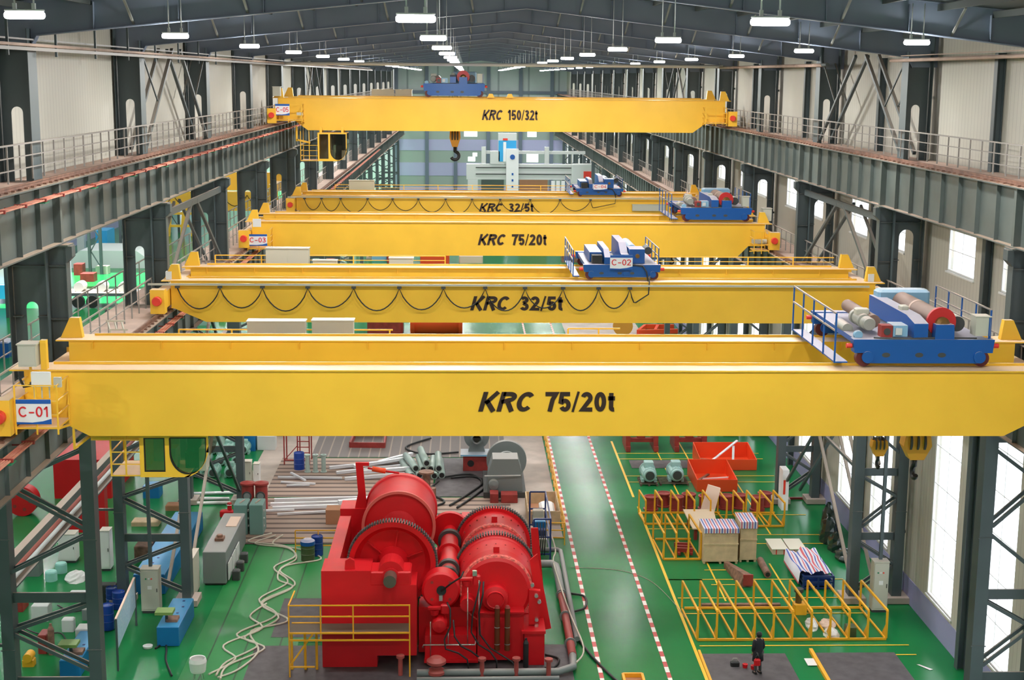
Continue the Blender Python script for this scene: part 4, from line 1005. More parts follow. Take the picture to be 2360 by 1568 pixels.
for y in (54.7, 58.7): MB().box(CX-.12, CX+.12, y, y+.22, CZ+1.4, CZ+1.66).build('band_bracket', RED, w)
for y in (55.6, 59.4):
    for k in range(9):
        a = math.radians(30+15*k); MB().cyl((CX+1.475*math.cos(a), y, CZ+1.475*math.sin(a)), .035, .05, 'y', 6).build('bolt', DRED, w)
MB().lathe([(.0001, 53.55), (.30, 53.55), (.34, 53.65), (.50, 53.7), (.52, 54.2)], (CX-.05, 0, 2.72), 'y', 36).build('bearing_cap', RED, w)
MB().lathe([(.30, 53.56), (.34, 53.52), (.36, 53.62)], (CX-.05, 0, 2.72), 'y', 36).build('cap_ring', RED, w)
MB().lathe([(.0001, 53.6), (.28, 53.6), (.30, 54.2)], (.05, 0, 2.5), 'y', 28).build('pinion_cap', RED, w)
MB().box(.45, 2.28, 53.62, 54.5, .2, 2.15).build('right_pedestal', RED, w)
MB().box(.45, 2.3, 53.55, 54.6, 2.151, 2.22).build('pedestal_plate', RED, w)
MB().box(2.3, 3.1, 53.5, 55.2, .03, 1.35).build('side_box', RED, w); MB().box(2.2, 3.14, 53.45, 55.3, 1.351, 1.46).build('box_lid', RED, w)
MB().box(-1.9, .44, 54.45, 61.8, .2, 2.1).build('middle_bed', RED, w)
MB().box(.45, 3.0, 55.3, 61.8, .03, 1.5).build('right_bed', RED, w)
# countershaft between the drums
zs = 3.25
for y0, y1, r, nm, mt in ((54.75, 55.0, .40, 'coupling', DARK), (55.0, 55.5, .34, 'coupling', DRED), (55.5, 55.75, .45, 'shaft_pinion', DARK), (55.75, 56.3, .42, 'coupling', RED), (56.3, 57.6, .36, 'shaft_housing', RED), (57.6, 57.9, .47, 'coupling', RED), (57.9, 59.2, .38, 'shaft_housing', RED), (59.2, 59.5, .50, 'shaft_pinion', DARK), (59.5, 60.6, .3, 'coupling', RED), (60.6, 60.9, .85, 'rear_disc', RED)):
    MB().cyl((-.72, y0, zs), r, y1-y0-.004, 'y', 28).build(nm, mt, w)
for y in (56.5, 58.9): MB().box(-1.25, -.2, y, y+.5, 2.1, 3.0).build('shaft_bearing', RED, w)
MB().lathe([(.0001, 54.0), (.68, 54.0), (.76, 54.08), (.76, 54.7), (.3, 54.74)], (-1.0, 0, 2.95), 'y', 44).build('clutch_disc', RED, w)
MB().lathe([(.0001, 53.93), (.19, 53.93), (.19, 53.99)], (-.98, 0, 2.98), 'y', 20).build('rotary_joint', BLK, w)
MB().box(-1.07, -.93, 53.8, 53.92, 2.6, 2.82).build('joint_valve', SILV, w)
for k in range(4):
    a = math.radians(45+90*k); MB().cyl((-1+.5*math.cos(a), 53.985, 2.95+.5*math.sin(a)), .06, .014, 'y', 12).build('inspection_hole', DRED, w)
# hydraulic unit in front
h = MB().box(-1.62, .40, 53.5, 54.4, .3, 1.3).build('hydraulic_tank', RED, w)
MB().box(-1.65, .48, 53.35, 54.42, .2, .299).build('tank_base', RED, w)
MB().lathe([(.0001, 53.2), (.25, 53.25), (.31, 53.45), (.31, 53.9)], (-1.05, 0, 1.75), 'y', 24).build('accumulator', RED, w)
for (x, z) in ((-1.1, 2.35), (.15, 3.55)):
    v = MB().box(x-.4, x+.1, 53.5, 53.7, z, z+.09).lathe([(.0001, z-.3), (.16, z-.22), (.2, z)], (x-.15, 53.6, 0), 'z', 16)
    v.build('pump_body', RED, w); MB().bbox(x+.1, x+.42, 53.5, 53.72, z-.16, z+.2, .05).build('valve_block', RED, w)
MB().box(.25, .42, 53.45, 53.6, 3.76, 3.95).build('pressure_switch', SILV, w)
for x0, z0, z1 in ((-1.4, .4, 1.9), (.06, .9, 3.3), (.5, 1.0, 3.6), (-.7, .9, 1.6)): MB().tube((x0, 53.42, z0), (x0, 53.42, z1), .022, 6).build('steel_tube', SILV, w)
MB().path([(-1.7, 53.2, .9), (-1.68, 53.2, 1.02), (.35, 53.2, 1.02), (.38, 53.3, 1.2)], .03, 6).build('steel_tube', SILV, w)
for i, pts in enumerate(([(-.75, 53.4, 2.7), (-.62, 53.2, 2.5), (-.62, 53.1, 1.8), (-.85, 53.05, 1.3), (-.8, 52.95, .95), (-.3, 52.9, .8), (.05, 52.85, .55), (.1, 52.8, .15)],
    [(.55, 53.4, 3.55), (.45, 53.15, 3.1), (.25, 53.1, 2.3), (.2, 53.05, 1.6), (.5, 53.0, 1.1), (.95, 52.9, .85), (1.2, 52.85, .5), (1.2, 52.8, .12)],
    [(.68, 53.4, 3.55), (.65, 53.15, 3.1), (.5, 53.1, 2.4), (.55, 53.05, 1.5), (.95, 53.0, .95), (1.4, 52.9, .7), (1.8, 52.85, .45), (1.95, 52.8, .2)],
    [(-.5, 53.35, 2.0), (-.45, 53.1, 1.4), (-.2, 53.0, 1.05), (.2, 52.95, .85), (.6, 52.9, .55)],
    [(-.98, 53.9, 2.98), (-.6, 53.6, 3.4), (-.2, 53.5, 3.7), (-.1, 53.6, 3.9)])):
    MB().path(pts, .035, 8).build('hydraulic_hose', BLK, w)
for x in (1.22, 1.62):
    c = MB().cyl((x, 53.3, .75), .11, 1.75, 'z', 20).build('oil_cylinder', mat('brown_varnish', (.12, .03, .01), .15) if 'brown_varnish' not in bpy.data.materials else bpy.data.materials['brown_varnish'], w)
    for z in (1.0, 1.7): MB().cyl((x, 53.3, z), .12, .03, 'z', 20).build('cylinder_band', SILV, c)
    MB().lathe([(.11, 2.5), (.07, 2.6), (.0001, 2.62)], (x, 53.3, 0), 'z', 20).build('cylinder_head', DRED, c)
# slanted guard plates at the right
MB().prism([(2.55, 3.9), (2.85, 4.15), (3.45, 1.0), (2.95, .9)], 'y', 54.9, 55.0).build('guard_plate', RED, w)
for x, z in ((2.62, 3.2), (2.78, 2.75), (2.9, 2.5), (2.8, 1.75), (2.8, 1.5)): MB().cyl((x, 53.9, z), .075, .15, 'y', 12).build('guard_bolt', SILV, w)
MB().prism([(2.5, 1.5), (2.9, 1.5), (2.95, 2.9), (2.5, 2.95)], 'y', 54.05, 54.3).build('brake_arm', RED, w)
MB().prism([(2.9, 1.5), (3.35, .9), (3.0, 4.4), (2.7, 4.4)], 'y', 57.5, 57.6).build('guard_plate', RED, w)
MB().cyl((2.35, 53.1, .12), .11, 1.0, 'z', 16).lathe([(.11, 1.12), (.05, 1.25), (.05, 1.32), (.0001, 1.33)], (2.35, 53.1, 0), 'z', 16).build('gas_bottle', BLK, w)
MB().bbox(-.3, .2, 61.5, 62.3, 2.1, 3.6, .1).build('rear_gearbox', RED, w)
MB().box(-.2, 1.0, 62.4, 63.0, 2.6, 3.4).build('rear_valve_block', RED, w)
# ================================================================= SERVICE PLATFORM AND PIPES BY THE WINCH
p = thing('service_platform', 'yellow steel platform with handrails in front of the red winch', 'platform', (-4.5, 52.9, 0))
MB().box(-6.85, -2.2, 52.45, 53.36, 1.8, 1.86).build('grating_deck', mat('grating', (.10, .075, .05), .6), p)
for z in (2.95, 2.5): MB().bar((-6.82, 52.45, z), (-2.18, 52.45, z), .045).build('rail', YEL2, p)
for z in (1.84, 1.55): MB().bar((-6.82, 52.42, z), (-2.18, 52.42, z), .05, .06).build('edge_bar', YEL2, p)
MB().bar((-6.82, 53.34, 1.9), (-5.66, 53.34, 1.9), .04).build('edge_bar', YEL2, p)
for x in (-6.82, -5.6, -4.35, -2.18): MB().bar((x, 52.45, 1.5 if x not in (-6.82, -2.18) else .03), (x, 52.45, 2.97), .05).build('post', YEL2, p)
for x in (-6.82, -6.3, -5.85): MB().bar((x, 53.2, .03), (x, 53.2, 1.8), .09).build('leg', YEL2, p)
MB().bar((-6.8, 52.5, .5), (-5.9, 52.5, 1.8), .06).build('brace', YEL2, p); MB().bar((-6.82, 52.45, .45), (-5.85, 52.45, .45), .05).build('brace', YEL2, p)
MB().bar((-6.82, 52.45, 2.95), (-6.75, 53.9, 3.0), .05).build('rail', YEL2, p)
o = thing('floor_pipes', 'grey and red floor pipes bending around the right side of the winch', 'pipe', (4, 59, 0))
MB().path([(3.3, 64.3, .45), (4.0, 64.3, .45), (4.2, 64.1, .4), (4.25, 63.2, .35), (4.25, 60.5, .3)], .19, 14).build('grey_pipe', GREY, o)
MB().path([(4.25, 60.5, .3), (4.25, 53.8, .3)], .17, 14).build('red_pipe', mat('dull_red', (.36, .07, .06), .5), o)
MB().path([(4.25, 53.8, .3), (4.2, 52.8, .25), (3.6, 52.4, .22), (-1.9, 52.35, .22)], .15, 14).build('grey_pipe', GREY, o)
MB().path([(3.3, 66.2, .5), (4.4, 66.2, .5), (4.55, 66.0, .5), (4.55, 55.5, .3)], .11, 12).build('thin_pipe', GREY, o)
for y in (60.6, 58, 55): MB().cyl((4.25, y, .3), .25, .06, 'y', 16).build('flange', GREY, o)
MB().path([(3.6, 52.0, .12), (-1.9, 51.95, .12)], .1, 12).build('grey_pipe', GREY, o)
o = thing('valve_stack', 'stack of dull red round flanges at the bottom edge, before the winch', 'valve', (-1.15, 52.4, 0))
MB().lathe([(.15, .03), (.36, .2), (.36, .3), (.2, .42), (.2, .5), (.38, .62), (.38, .72), (.2, .86), (.0001, .88)], (-1.15, 52.4, 0), 'z', 28).build('flange_body', bpy.data.materials['dull_red'], o)
for i, (x, y) in enumerate(((.62, 52.3), (1.95, 52.3), (3.2, 52.2), (-2.55, 52.6))):
    o = MB().lathe([(.0001, .03), (.09, .03), (.09, .75), (.16, .75), (.16, .85), (.0001, .86)], (x, y, 0), 'z', 16).build('standpipe', bpy.data.materials['dull_red'], None, (x, y, 0))
    tag(o, ('dull red standpipe below the winch hoses, left of the gas bottle', 'dull red standpipe just left of the black gas bottle', 'dull red standpipe at the bottom, near the right floor pipes', 'dull red standpipe left of the round flange stack')[i], 'pipe')
# hoses on the green floor
def hose(pts, r, m, label, name='hose', z=.05):
    P = [Vector((a, b, z)) for a, b in pts]; out = []
    for i in range(len(P)-1):
        p0, p1, p2, p3 = P[max(i-1, 0)], P[i], P[i+1], P[min(i+2, len(P)-1)]
        for k in range(6):
            t = k/6; out.append(.5*((2*p1)+(-p0+p2)*t+(2*p0-5*p1+4*p2-p3)*t*t+(-p0+3*p1-3*p2+p3)*t**3))
    out.append(P[-1]); o = MB().path(out, r, 8).build(name, m, None, (pts[-1][0], pts[-1][1], 0)); return tag(o, label, 'hose')
base = [(-9.9, 70.2), (-10.9, 68.9), (-9.0, 68.2), (-8.3, 66.6), (-9.1, 65.0), (-8.2, 63.0), (-9.2, 60.8), (-8.2, 58.9), (-9.55, 56.8), (-8.5, 55.6), (-9.5, 53.9), (-9.7, 52.6)]
hose(base, .045, HOSE, 'pale grey hose snaking down the green floor, leftmost strand')
hose([(a+.25+.15*math.sin(i*1.7), b-.35) for i, (a, b) in enumerate(base)], .045, HOSE, 'pale grey hose snaking down the green floor, middle strand')
hose([(-9.3, 69.9), (-9.6, 68.5), (-8.1, 67.6), (-7.0, 66.2), (-8.6, 65.2), (-8.7, 63.4), (-7.9, 62.3), (-9.0, 60.2), (-7.6, 58.3), (-9.0, 57.1), (-8.4, 55.0), (-8.9, 53.2), (-9.6, 52.4)], .045, HOSE, 'pale grey hose with the wide loop toward the winch')
hose([(-8.8, 60.3), (-9.3, 58.8), (-8.6, 57.4), (-9.9, 55.6), (-9.2, 54.2), (-10.0, 52.7)], .045, HOSE, 'short pale hose strand near the bottom of the hose run')
hose([(-1.6, 79.6), (-2.1, 77.4), (-1.2, 75.4), (-2.6, 74)], .06, BLK, 'black hose left loop behind the red winch', z=.1)
hose([(-1.3, 80.4), (0.2, 81.0), (.9, 79.3), (.2, 77.2), (-.9, 74.8)], .06, BLK, 'black hose loop between tube bundle and grey machine', z=.1)
hose([(-.9, 80.2), (.4, 80.5), (1.2, 79.1), (.6, 77.0), (-.5, 74.4)], .06, BLK, 'black hose outer loop beside the grey machine', z=.1)
hose([(-2.3, 89.5), (-3.8, 87.2), (-2.6, 85.6), (-.5, 86.0)], .06, BLK, 'black hose loop far back below the nearest crane', z=.1)
hose([(4.6, 61.4), (5.3, 61.0), (5.2, 59.6), (4.4, 58.8), (4.5, 57), (5.0, 54.5), (5.7, 52.2), (6.2, 51)], .05, BLK, 'black hose along the right floor pipes to the bottom edge', z=.07)
hose([(3.2, 54.4), (3.7, 54.0), (3.5, 53.2), (3.1, 53.1)], .05, BLK, 'short black hose right of the winch side box', z=.08)
hose([(4.2, 69.0), (4.3, 66.0), (4.1, 64.0), (4.4, 58.0), (4.7, 54.0), (4.3, 52.5)], .035, HOSE, 'pale cord lying along the pipes right of the winch', z=.55)
hose([(5.0, 65.0), (7.2, 64.6), (8.5, 63.2), (9.2, 60.5), (9.5, 58.3)], .014, RAILG, 'thin grey wire crossing the green lane to the yellow racks', z=.02)
hose([(-12.0, 56.9), (-12.3, 56.2), (-12.1, 55.0), (-11.9, 54.0), (-11.4, 52.6)], .04, BLK, 'black cable lying by the white floor cap at lower left')
hose([(-12.6, 58.5), (-12.7, 57.4), (-12.3, 56.4), (-12.6, 55.3)], .04, BLK, 'black cable beside the blue test bed at lower left')
# ================================================================= GENERAL SHAPES
def bx(name, label, cat, m, x0, x1, y0, y1, z0, z1, b=.0, group=None):
    o = (MB().bbox(x0, x1, y0, y1, z0, z1, b) if b else MB().box(x0, x1, y0, y1, z0, z1)).build(name, m, None, ((x0+x1)/2, (y0+y1)/2, z0)); return tag(o, label, cat, group)
def drum(x, y, r, h, m, label, name='oil_drum', z=.03, lid=None):
    t = thing(name, label, 'drum', (x, y, z))
    MB().lathe([(.0001, z), (r, z), (r, z+h*.32), (r+.015, z+h*.34), (r, z+h*.36), (r, z+h*.64), (r+.015, z+h*.66), (r, z+h*.68), (r, z+h), (r-.02, z+h+.02), (r-.03, z+h-.02), (.0001, z+h-.02)], (x, y, 0), 'z', 24).build('drum_body', m, t)
    MB().cyl((x+r*.5, y, z+h-.019), .04, .03, 'z', 10).build('bung', lid or SILV, t); return t
def control_cabinet(x, y, w, d, h, label, z=.0, m=CAB, lamps=True):
    t = thing('control_cabinet', label, 'cabinet', (x, y, z))
    MB().bbox(x-w/2, x+w/2, y-d/2, y+d/2, z+.12, z+h, .015).build('cabinet_body', m, t)
    MB().box(x-w/2+.03, x+w/2-.03, y-d/2+.04, y+d/2-.02, z, z+.119).build('plinth', DARK, t)
    d_ = MB().box(x-w/2+.04, x+w/2-.04, y-d/2-.02, y-d/2-.002, z+.2, z+h-.06).build('door', m, t)
    MB().box(x+w/2-.1, x+w/2-.07, y-d/2-.045, y-d/2-.021, z+h*.5, z+h*.58).build('handle', DARK, d_)
    if lamps:
        for k, c in enumerate((GREENP, WHITE, RSOFT)): MB().cyl((x-.15+.12*k, y-d/2-.035, z+h*.80), .035, .014, 'y', 10).build('indicator', c, d_)
        MB().box(x-.09, x+.09, y-d/2-.024, y-d/2-.0201, z+h*.56, z+h*.64).build('label_plate', WHITE, d_)
    MB().box(x-w/2-.01, x+w/2+.01, y-d/2-.03, y+d/2+.01, z+h+.001, z+h+.04).build('cabinet_top', CAB, t); return t
def motor(x, y, z, s, m, label, name='electric_motor'):
    t = thing(name, label, 'motor', (x, y, z)); c = z+.36*s
    MB().lathe([(.0001, y-.62*s), (.24*s, y-.6*s), (.27*s, y-.5*s), (.31*s, y-.48*s), (.31*s, y+.35*s), (.36*s, y+.36*s), (.36*s, y+.42*s), (.0001, y+.5*s)], (x, 0, c), 'y', 28).build('motor_housing', m, t)
    MB().lathe([(.0001, y-.63*s), (.2*s, y-.625*s)], (x, 0, c), 'y', 20).build('fan_cover', DARK, t)
    for sx in (-1, 1): MB().box(x+sx*.27*s-.06*s, x+sx*.27*s+.06*s, y-.35*s, y+.25*s, z, z+.14*s).build('motor_foot', m, t)
    MB().bbox(x-.2*s, x+.2*s, y-.2*s, y+.2*s, c+.28*s, c+.5*s, .03).build('terminal_box', m, t)
    for k in range(8):
        a = math.pi*k/7; MB().box(x+.31*s*math.cos(a)-.008, x+.31*s*math.cos(a)+.008, y-.45*s, y+.3*s, c+.31*s*math.sin(a)-.01, c+.31*s*math.sin(a)+.03).build('cooling_fin', m, t)
    return t
def railing(pts, z, h, label, m=YEL2, bars=2, sp=1.2):
    t = thing('floor_railing', label, 'railing', (*pts[0], z))
    for a, b in zip(pts[:-1], pts[1:]):
        for k in range(bars): MB().bar((*a, z+h*(k+1)/bars), (*b, z+h*(k+1)/bars), .05).build('rail', m, t)
        L = math.dist(a, b); n = max(1, round(L/sp))
        for k in range(n+1):
            if k == n and b != pts[-1]: continue
            x, y = a[0]+(b[0]-a[0])*k/n, a[1]+(b[1]-a[1])*k/n
            MB().bar((x, y, z), (x, y, z+h-.026), .05).build('post', m, t)
    return t
railing([(4.95, 69.6), (5.02, 106)], 0, 1.0, 'long yellow barrier along the left edge of the green lane', sp=1.5, bars=3)
railing([(3.7, 68.4), (4.9, 68.3), (4.95, 69.5)], .02, 1.15, 'yellow railing corner beside the open wooden crate', bars=3)
railing([(-8.33, 67.2), (-6.1, 67.2)], .02, 1.15, 'yellow three-bar railing left of the winch, behind the two drums', bars=3)
drum(-7.62, 66.2, .33, .95, OLIVE, 'olive green oil drum beside the red winch, blue sheet on top', z=.02)
tag(MB().lathe([(.36, .8), (.35, .98), (.2, 1.08), (.0001, 1.1)], (-7.62, 66.2, 0), 'z', 14).build('plastic_sheet', BLUE, None, (-7.62, 66.2, .8)), 'crumpled blue plastic sheet over the olive drum', 'sheet')
drum(-7.25, 66.95, .28, .95, DBLUE, 'dark blue drum half behind the olive one', z=.02)
drum(-9.9, 82.4, .31, 1.0, DBLUE, 'blue drum left of the three grey flanged pipes')
for i, x in enumerate((-9.33, -8.87, -8.39)):
    o = MB().lathe([(.0001, .04), (.19, .04), (.19, .09), (.13, .1), (.13, 1.0), (.18, 1.05), (.18, 1.1), (.1, 1.12), (.0001, 1.05)], (x, 81.7, 0), 'z', 18).build('flanged_pipe', TUBEG, None, (x, 81.7, .03))
    tag(o, 'grey upright flanged pipe, %s right of the blue drum' % ('first', 'second', 'third')[i], 'pipe', 'upright flanged pipes')
# long bars and pipes lying about
def bars(name, label0, cat, m, items, group, sq=True):
    for i, (a, b, wd) in enumerate(items):
        mb = MB().bar(a, b, wd, wd*.8) if sq else MB().tube(a, b, wd/2, 10)
        o = mb.build(name, m, None, ((a[0]+b[0])/2, (a[1]+b[1])/2, min(a[2], b[2])-wd/2)); tag(o, label0 % ordinal(i), cat, group)
bars('metal_profile', 'bright metal profile in the long heap behind the winch, %s from the front', 'metal bar', GALV,
     [((-7.0, 79.9, .14), (-3.6, 80.9, .14), .22), ((-6.0, 80.6, .36), (-3.2, 81.4, .36), .24), ((-7.6, 81.2, .14), (-3.9, 82.7, .14), .2), ((-8.1, 82.2, .16), (-3.8, 83.9, .16), .2), ((-5.2, 82.6, .4), (-3.3, 84.5, .4), .22), ((-6.6, 81.6, .4), (-3.7, 83.4, .4), .2)], 'bright profiles in the long heap')
bars('metal_profile', 'bright metal bar on the slotted floor left of the long heap, %s from the front', 'metal bar', GALV,
     [((-10.2, 78.7, .1), (-8.9, 78.8, .1), .12), ((-10.6, 79.4, .1), (-8.6, 79.0, .1), .12), ((-10.9, 80.4, .1), (-7.2, 80.2, .1), .14), ((-10.2, 80.9, .22), (-9.2, 79.3, .22), .12)], 'bright bars left of the long heap')
bars('metal_profile', 'bright metal rail in the stack just left of the winch top, %s from the front', 'metal bar', GALV,
     [((-10.0, 73.2, .12), (-5.8, 74.0, .12), .13), ((-11.4, 73.8, .12), (-9.2, 74.0, .12), .12), ((-10.4, 74.3, .12), (-5.5, 74.9, .12), .2), ((-10.6, 75.0, .12), (-5.2, 75.5, .12), .2), ((-10.5, 75.8, .12), (-5.4, 76.2, .12), .2), ((-6.9, 74.6, .35), (-5.2, 75.2, .35), .26)], 'bright rails left of the winch top')
bt = []
for i, (x, z) in enumerate(((-3.15, .22), (-2.72, .22), (-2.29, .22), (-1.86, .22), (-1.43, .22), (-2.93, .60), (-2.5, .60), (-2.07, .60), (-1.6, .60), (-2.3, .98))):
    dx = (-.8, -.55, -.2, .05, -.15, -.7, -.35, .1, -.1, -.45)[i]; a = Vector((x, 80.2+.12*(i % 3), z)); b = Vector((x+dx, 83.6-.3*(i % 4), z+.02))
    t = thing('steel_tube', 'pale flanged tube in the bundle behind the winch, %s' % ('first of the bottom layer', 'second of the bottom layer', 'third of the bottom layer', 'fourth of the bottom layer', 'fifth of the bottom layer', 'first of the second layer', 'second of the second layer', 'third of the second layer', 'fourth of the second layer', 'lying on top')[i], 'tube', a, 'flanged tubes in the bundle')
    MB().tube(a, b, .205, 18).build('tube_wall', TUBEG, t); d = (b-a).normalized()
    MB().tube(a-d*.012, a-d*.004, .15, 14).build('tube_bore', BLK, t)
# shop items behind the winch
o = thing('scaffold_frame', 'dark red steel lattice stand behind the blue drum', 'frame', (-10.1, 84, 0))
for x in (-10.9, -10.1, -9.4):
    for y in (83.4, 84.6): MB().bar((x, y, .03), (x, y, 2.0), .07).build('leg', DRED, o)
for k in range(5): MB().bar((-10.1, 83.4, .4+k*.35), (-9.4, 83.4, .4+k*.35), .05).build('rung', DRED, o)
for z in (.3, 1.95): MB().bar((-10.9, 83.4, z), (-9.4, 83.4, z), .07).build('rail', DRED, o)
MB().bar((-10.9, 83.4, .3), (-10.1, 83.4, 1.2), .05).build('brace', DRED, o)
o = thing('flat_frame', 'dark red rectangular frame lying on the dark plates below the nearest crane', 'frame', (-6.2, 88.7, 0))  # flat frame of steel bars lying on the plates
for a, b in (((-7.3, 87.4), (-5.15, 87.3)), ((-7.2, 90.3), (-5.2, 90.3)), ((-7.3, 87.4), (-7.2, 90.3)), ((-5.15, 87.3), (-5.2, 90.3))): MB().bar((*a, .2), (*b, .2), .12, .34).build('frame_bar', DRED, o)
t = thing('gearbox_stand', 'grey round machine on a dark red pedestal below the nearest crane', 'machine', (.6, 82.3, 0))
MB().box(-.2, 1.4, 81.9, 83.1, .04, .95).build('pedestal', DRED, t); MB().cyl((.25, 81.885, .5), .2, .014, 'y', 16).build('pedestal_hole', BLK, t)
MB().box(-.35, 1.55, 81.8, 83.2, .951, 1.05).build('base_plate', LBLUE, t)
MB().lathe([(.0001, 83.2), (.75, 83.2), (.75, 82.6), (.35, 82.5), (.35, 82.0), (.27, 81.9), (.22, 82.1)], (.6, 0, 1.95), 'y', 32).build('machine_body', GREY, t)
MB().prism([(.1, 1.051), (1.1, 1.051), (.85, 1.9), (.35, 1.9)], 'y', 82.5, 83.0).build('machine_stand', GREY, t)
t = thing('grey_reducer', 'big grey housing with a large disc behind the right winch drum', 'machine', (2.05, 77, 0))
MB().prism([(1.15, .35), (3.1, .35), (3.05, 1.5), (2.85, 2.2), (1.45, 2.2), (1.2, 1.4)], 'y', 76.6, 78.0).build('housing', GREY, t)
MB().box(.95, 3.3, 76.4, 80.9, .04, .349).build('base_frame', DARK, t)
MB().cyl((2.3, 79.6, 1.3), 1.15, .35, 'y', 44).build('disc', GREY, t); MB().lathe([(.5, 79.58), (.54, 79.55), (.58, 79.58)], (2.3, 0, 1.3), 'y', 30).build('disc_ring', OWHITE, t)
MB().lathe([(.0001, 76.2), (.26, 76.25), (.28, 76.59)], (1.5, 0, .8), 'y', 20).build('pump', GREY, t)
MB().bar((1.0, 76.4, 1.3), (3.0, 76.5, 1.3), .05).build('pipe', OWHITE, t)
MB().box(1.3, 1.75, 75.4, 76.2, .05, .55).build('valve_block', DRED, t); MB().box(1.9, 2.8, 75.4, 76.2, .05, .5).build('crate_box', DRED, t)
t = thing('wooden_crate', 'open wooden crate with plastic inside, next to the yellow barrier', 'crate', (4.1, 73, 0))
for a in ((3.2, 4.9, 71.6, 71.66), (3.2, 4.9, 75.2, 75.26), (3.2, 3.26, 71.66, 75.2), (4.84, 4.9, 71.66, 75.2)): MB().box(*a, .03, .75).build('side_board', WOOD, t)
MB().box(3.26, 4.84, 71.66, 75.2, .03, .08).build('bottom_board', CARD, t); MB().bbox(3.9, 4.7, 72.2, 74.4, .09, .5, .12).build('plastic_wrap', SIGNW, t)
t = thing('test_frame', 'dark blue steel frame full of valves right of the winch', 'frame', (3.7, 68, 0))
for x in (3.25, 4.05):
    for y in (66.0, 70.6): MB().bar((x, y, .03), (x, y, 2.1), .08).build('post', NAVY, t)
for z in (2.1, 1.2, .35):
    MB().bar((3.25, 66, z), (4.05, 66, z), .07).build('beam', NAVY, t); MB().bar((4.05, 66, z), (4.05, 70.6, z), .07).build('beam', NAVY, t); MB().bar((3.25, 70.6, z), (4.05, 70.6, z), .07).build('beam', NAVY, t)
for k in range(7): MB().bbox(3.35, 3.9, 66.3+.6*k, 66.7+.6*k, .5+.2*(k % 3), 1.0+.25*(k % 3), .03).build('valve', (CAB, NAVY, BLUE2, DARK, SILV)[k % 5], t)
for k in range(4): MB().path([(3.4+.15*k, 66.1, 1.9), (3.5+.1*k, 65.9, 1.2), (3.4+.12*k, 65.95, .3)], .03, 6).build('hose', BLK, t)
bx('cardboard_box', 'brown cardboard box at the left end of the winch top', 'box', CARD, -7.3, -6.45, 71.7, 72.6, .03, .8)
t = thing('exhaust_stack', 'rusty round flange post behind the left winch drum', 'pipe', (-2.3, 76.3, 0)); MB().lathe([(.0001, .04), (.22, .04), (.22, 1.5), (.42, 1.52), (.42, 1.62), (.0001, 1.64)], (-2.2, 76.2, 0), 'z', 24).build('post', RUSTW, t); MB().cyl((-1.9, 75.3, .04), .25, .9, 'z', 18).build('short_drum', RUSTW, t)
# left of the hose: machines
t = thing('grey_cabinet_machine', 'long grey machine cabinet with open side doors, left of the hoses', 'machine', (-11.4, 66, 0))
MB().bbox(-12.0, -10.95, 62.7, 68.6, .12, 1.62, .03).build('machine_body', GREY, t); MB().box(-11.95, -11.0, 62.8, 68.5, .022, .119).build('plinth', DARK, t)
MB().box(-11.7, -11.3, 64.2, 64.7, 1.621, 1.75).build('top_flange', RUSTW, t); MB().cyl((-11.5, 64.45, 1.75), .14, .12, 'z', 14).build('top_cap', RUSTW, t)
MB().box(-11.55, -11.05, 66.4, 67.9, 1.621, 1.66).build('top_hatch', PINK, t)
for k in range(3): MB().box(-10.9, -10.86, 62.9+k*1.1, 63.85+k*1.1, .2, 1.0).build('side_door', OWHITE, t); MB().bbox(-10.8, -10.45, 63.3+k*1.2, 63.7+k*1.2, .03, .5, .05).build('valve_block', DARK, t)
control_cabinet(-12.2, 61.6, .25, 1.4, 1.9, 'narrow pale cabinet between the column and the grey machine', lamps=False)
control_cabinet(-13.65, 59.55, .78, .55, 1.98, 'pale control cabinet with lit indicators at the foot of the lower left column')
control_cabinet(18.1, 59.3, .68, .5, 2.3, 'pale control cabinet with lit indicators at the foot of the lower right column')
o = MB().bar((-13.65, 59.6, 2.05), (-13.65, 59.6, 11.8), .14).build('conduit', STEEL, None, (-13.65, 59.6, 2.05)); tag(o, 'grey square conduit rising from the lower left control cabinet', 'conduit')
o = MB().bar((18.1, 59.3, 2.38), (18.1, 59.3, 11.8), .14).build('conduit', STEEL, None, (18.1, 59.3, 2.38)); tag(o, 'grey square conduit rising from the lower right control cabinet', 'conduit')
def blue_bed(x0, x1, y0, y1, h, label, stand=True):
    t = thing('blue_test_bed', label, 'machine', ((x0+x1)/2, y0, 0))
    MB().bbox(x0, x1, y0, y1, .03, h, .03).build('bed', BLUE2, t)
    if stand:
        xm = (x0+x1)/2; MB().box(x0-.12, x0+.6, y0+.3, y0+.9, h+.38, h+.5).build('green_table', mat('pea_green', (.18, .28, .08), .5) if 'pea_green' not in bpy.data.materials else bpy.data.materials['pea_green'], t)
        MB().bar((x0+.3, y0+.6, h), (x0+.3, y0+.6, h+.38), .1).build('table_leg', DARK, t); MB().box(x0+.3, x0+.75, y0+.5, y0+1.0, h+.001, h+.12).build('fixture', RUSTW, t)
    for k in range(3): MB().box(x0+.5+.1*(k % 2), x0+.6+.1*(k % 2), y0+1.5+.7*k, y0+1.6+.7*k, h+.001, h+.02).build('slot', NAVY, t)
    return t
blue_bed(-12.6, -11.7, 55.6, 58.9, .85, 'blue machine bed with a green table at lower left, beside the green floor')
blue_bed(-14.9, -13.5, 61.6, 71.0, .95, 'long blue beam bed behind the lower left column', False)
blue_bed(-15.7, -14.9, 52.6, 55.6, .7, 'blue bed with green table partly hidden by the nearest left column')
bx('white_box', 'white block on the blue bed beside the nearest left column', 'box', WHITE, -15.9, -15.25, 55.65, 56.3, .03, .75, .03)
t = thing('notice_board', 'pale blue notice board on posts at lower left', 'board', (-13.75, 53.2, 0))
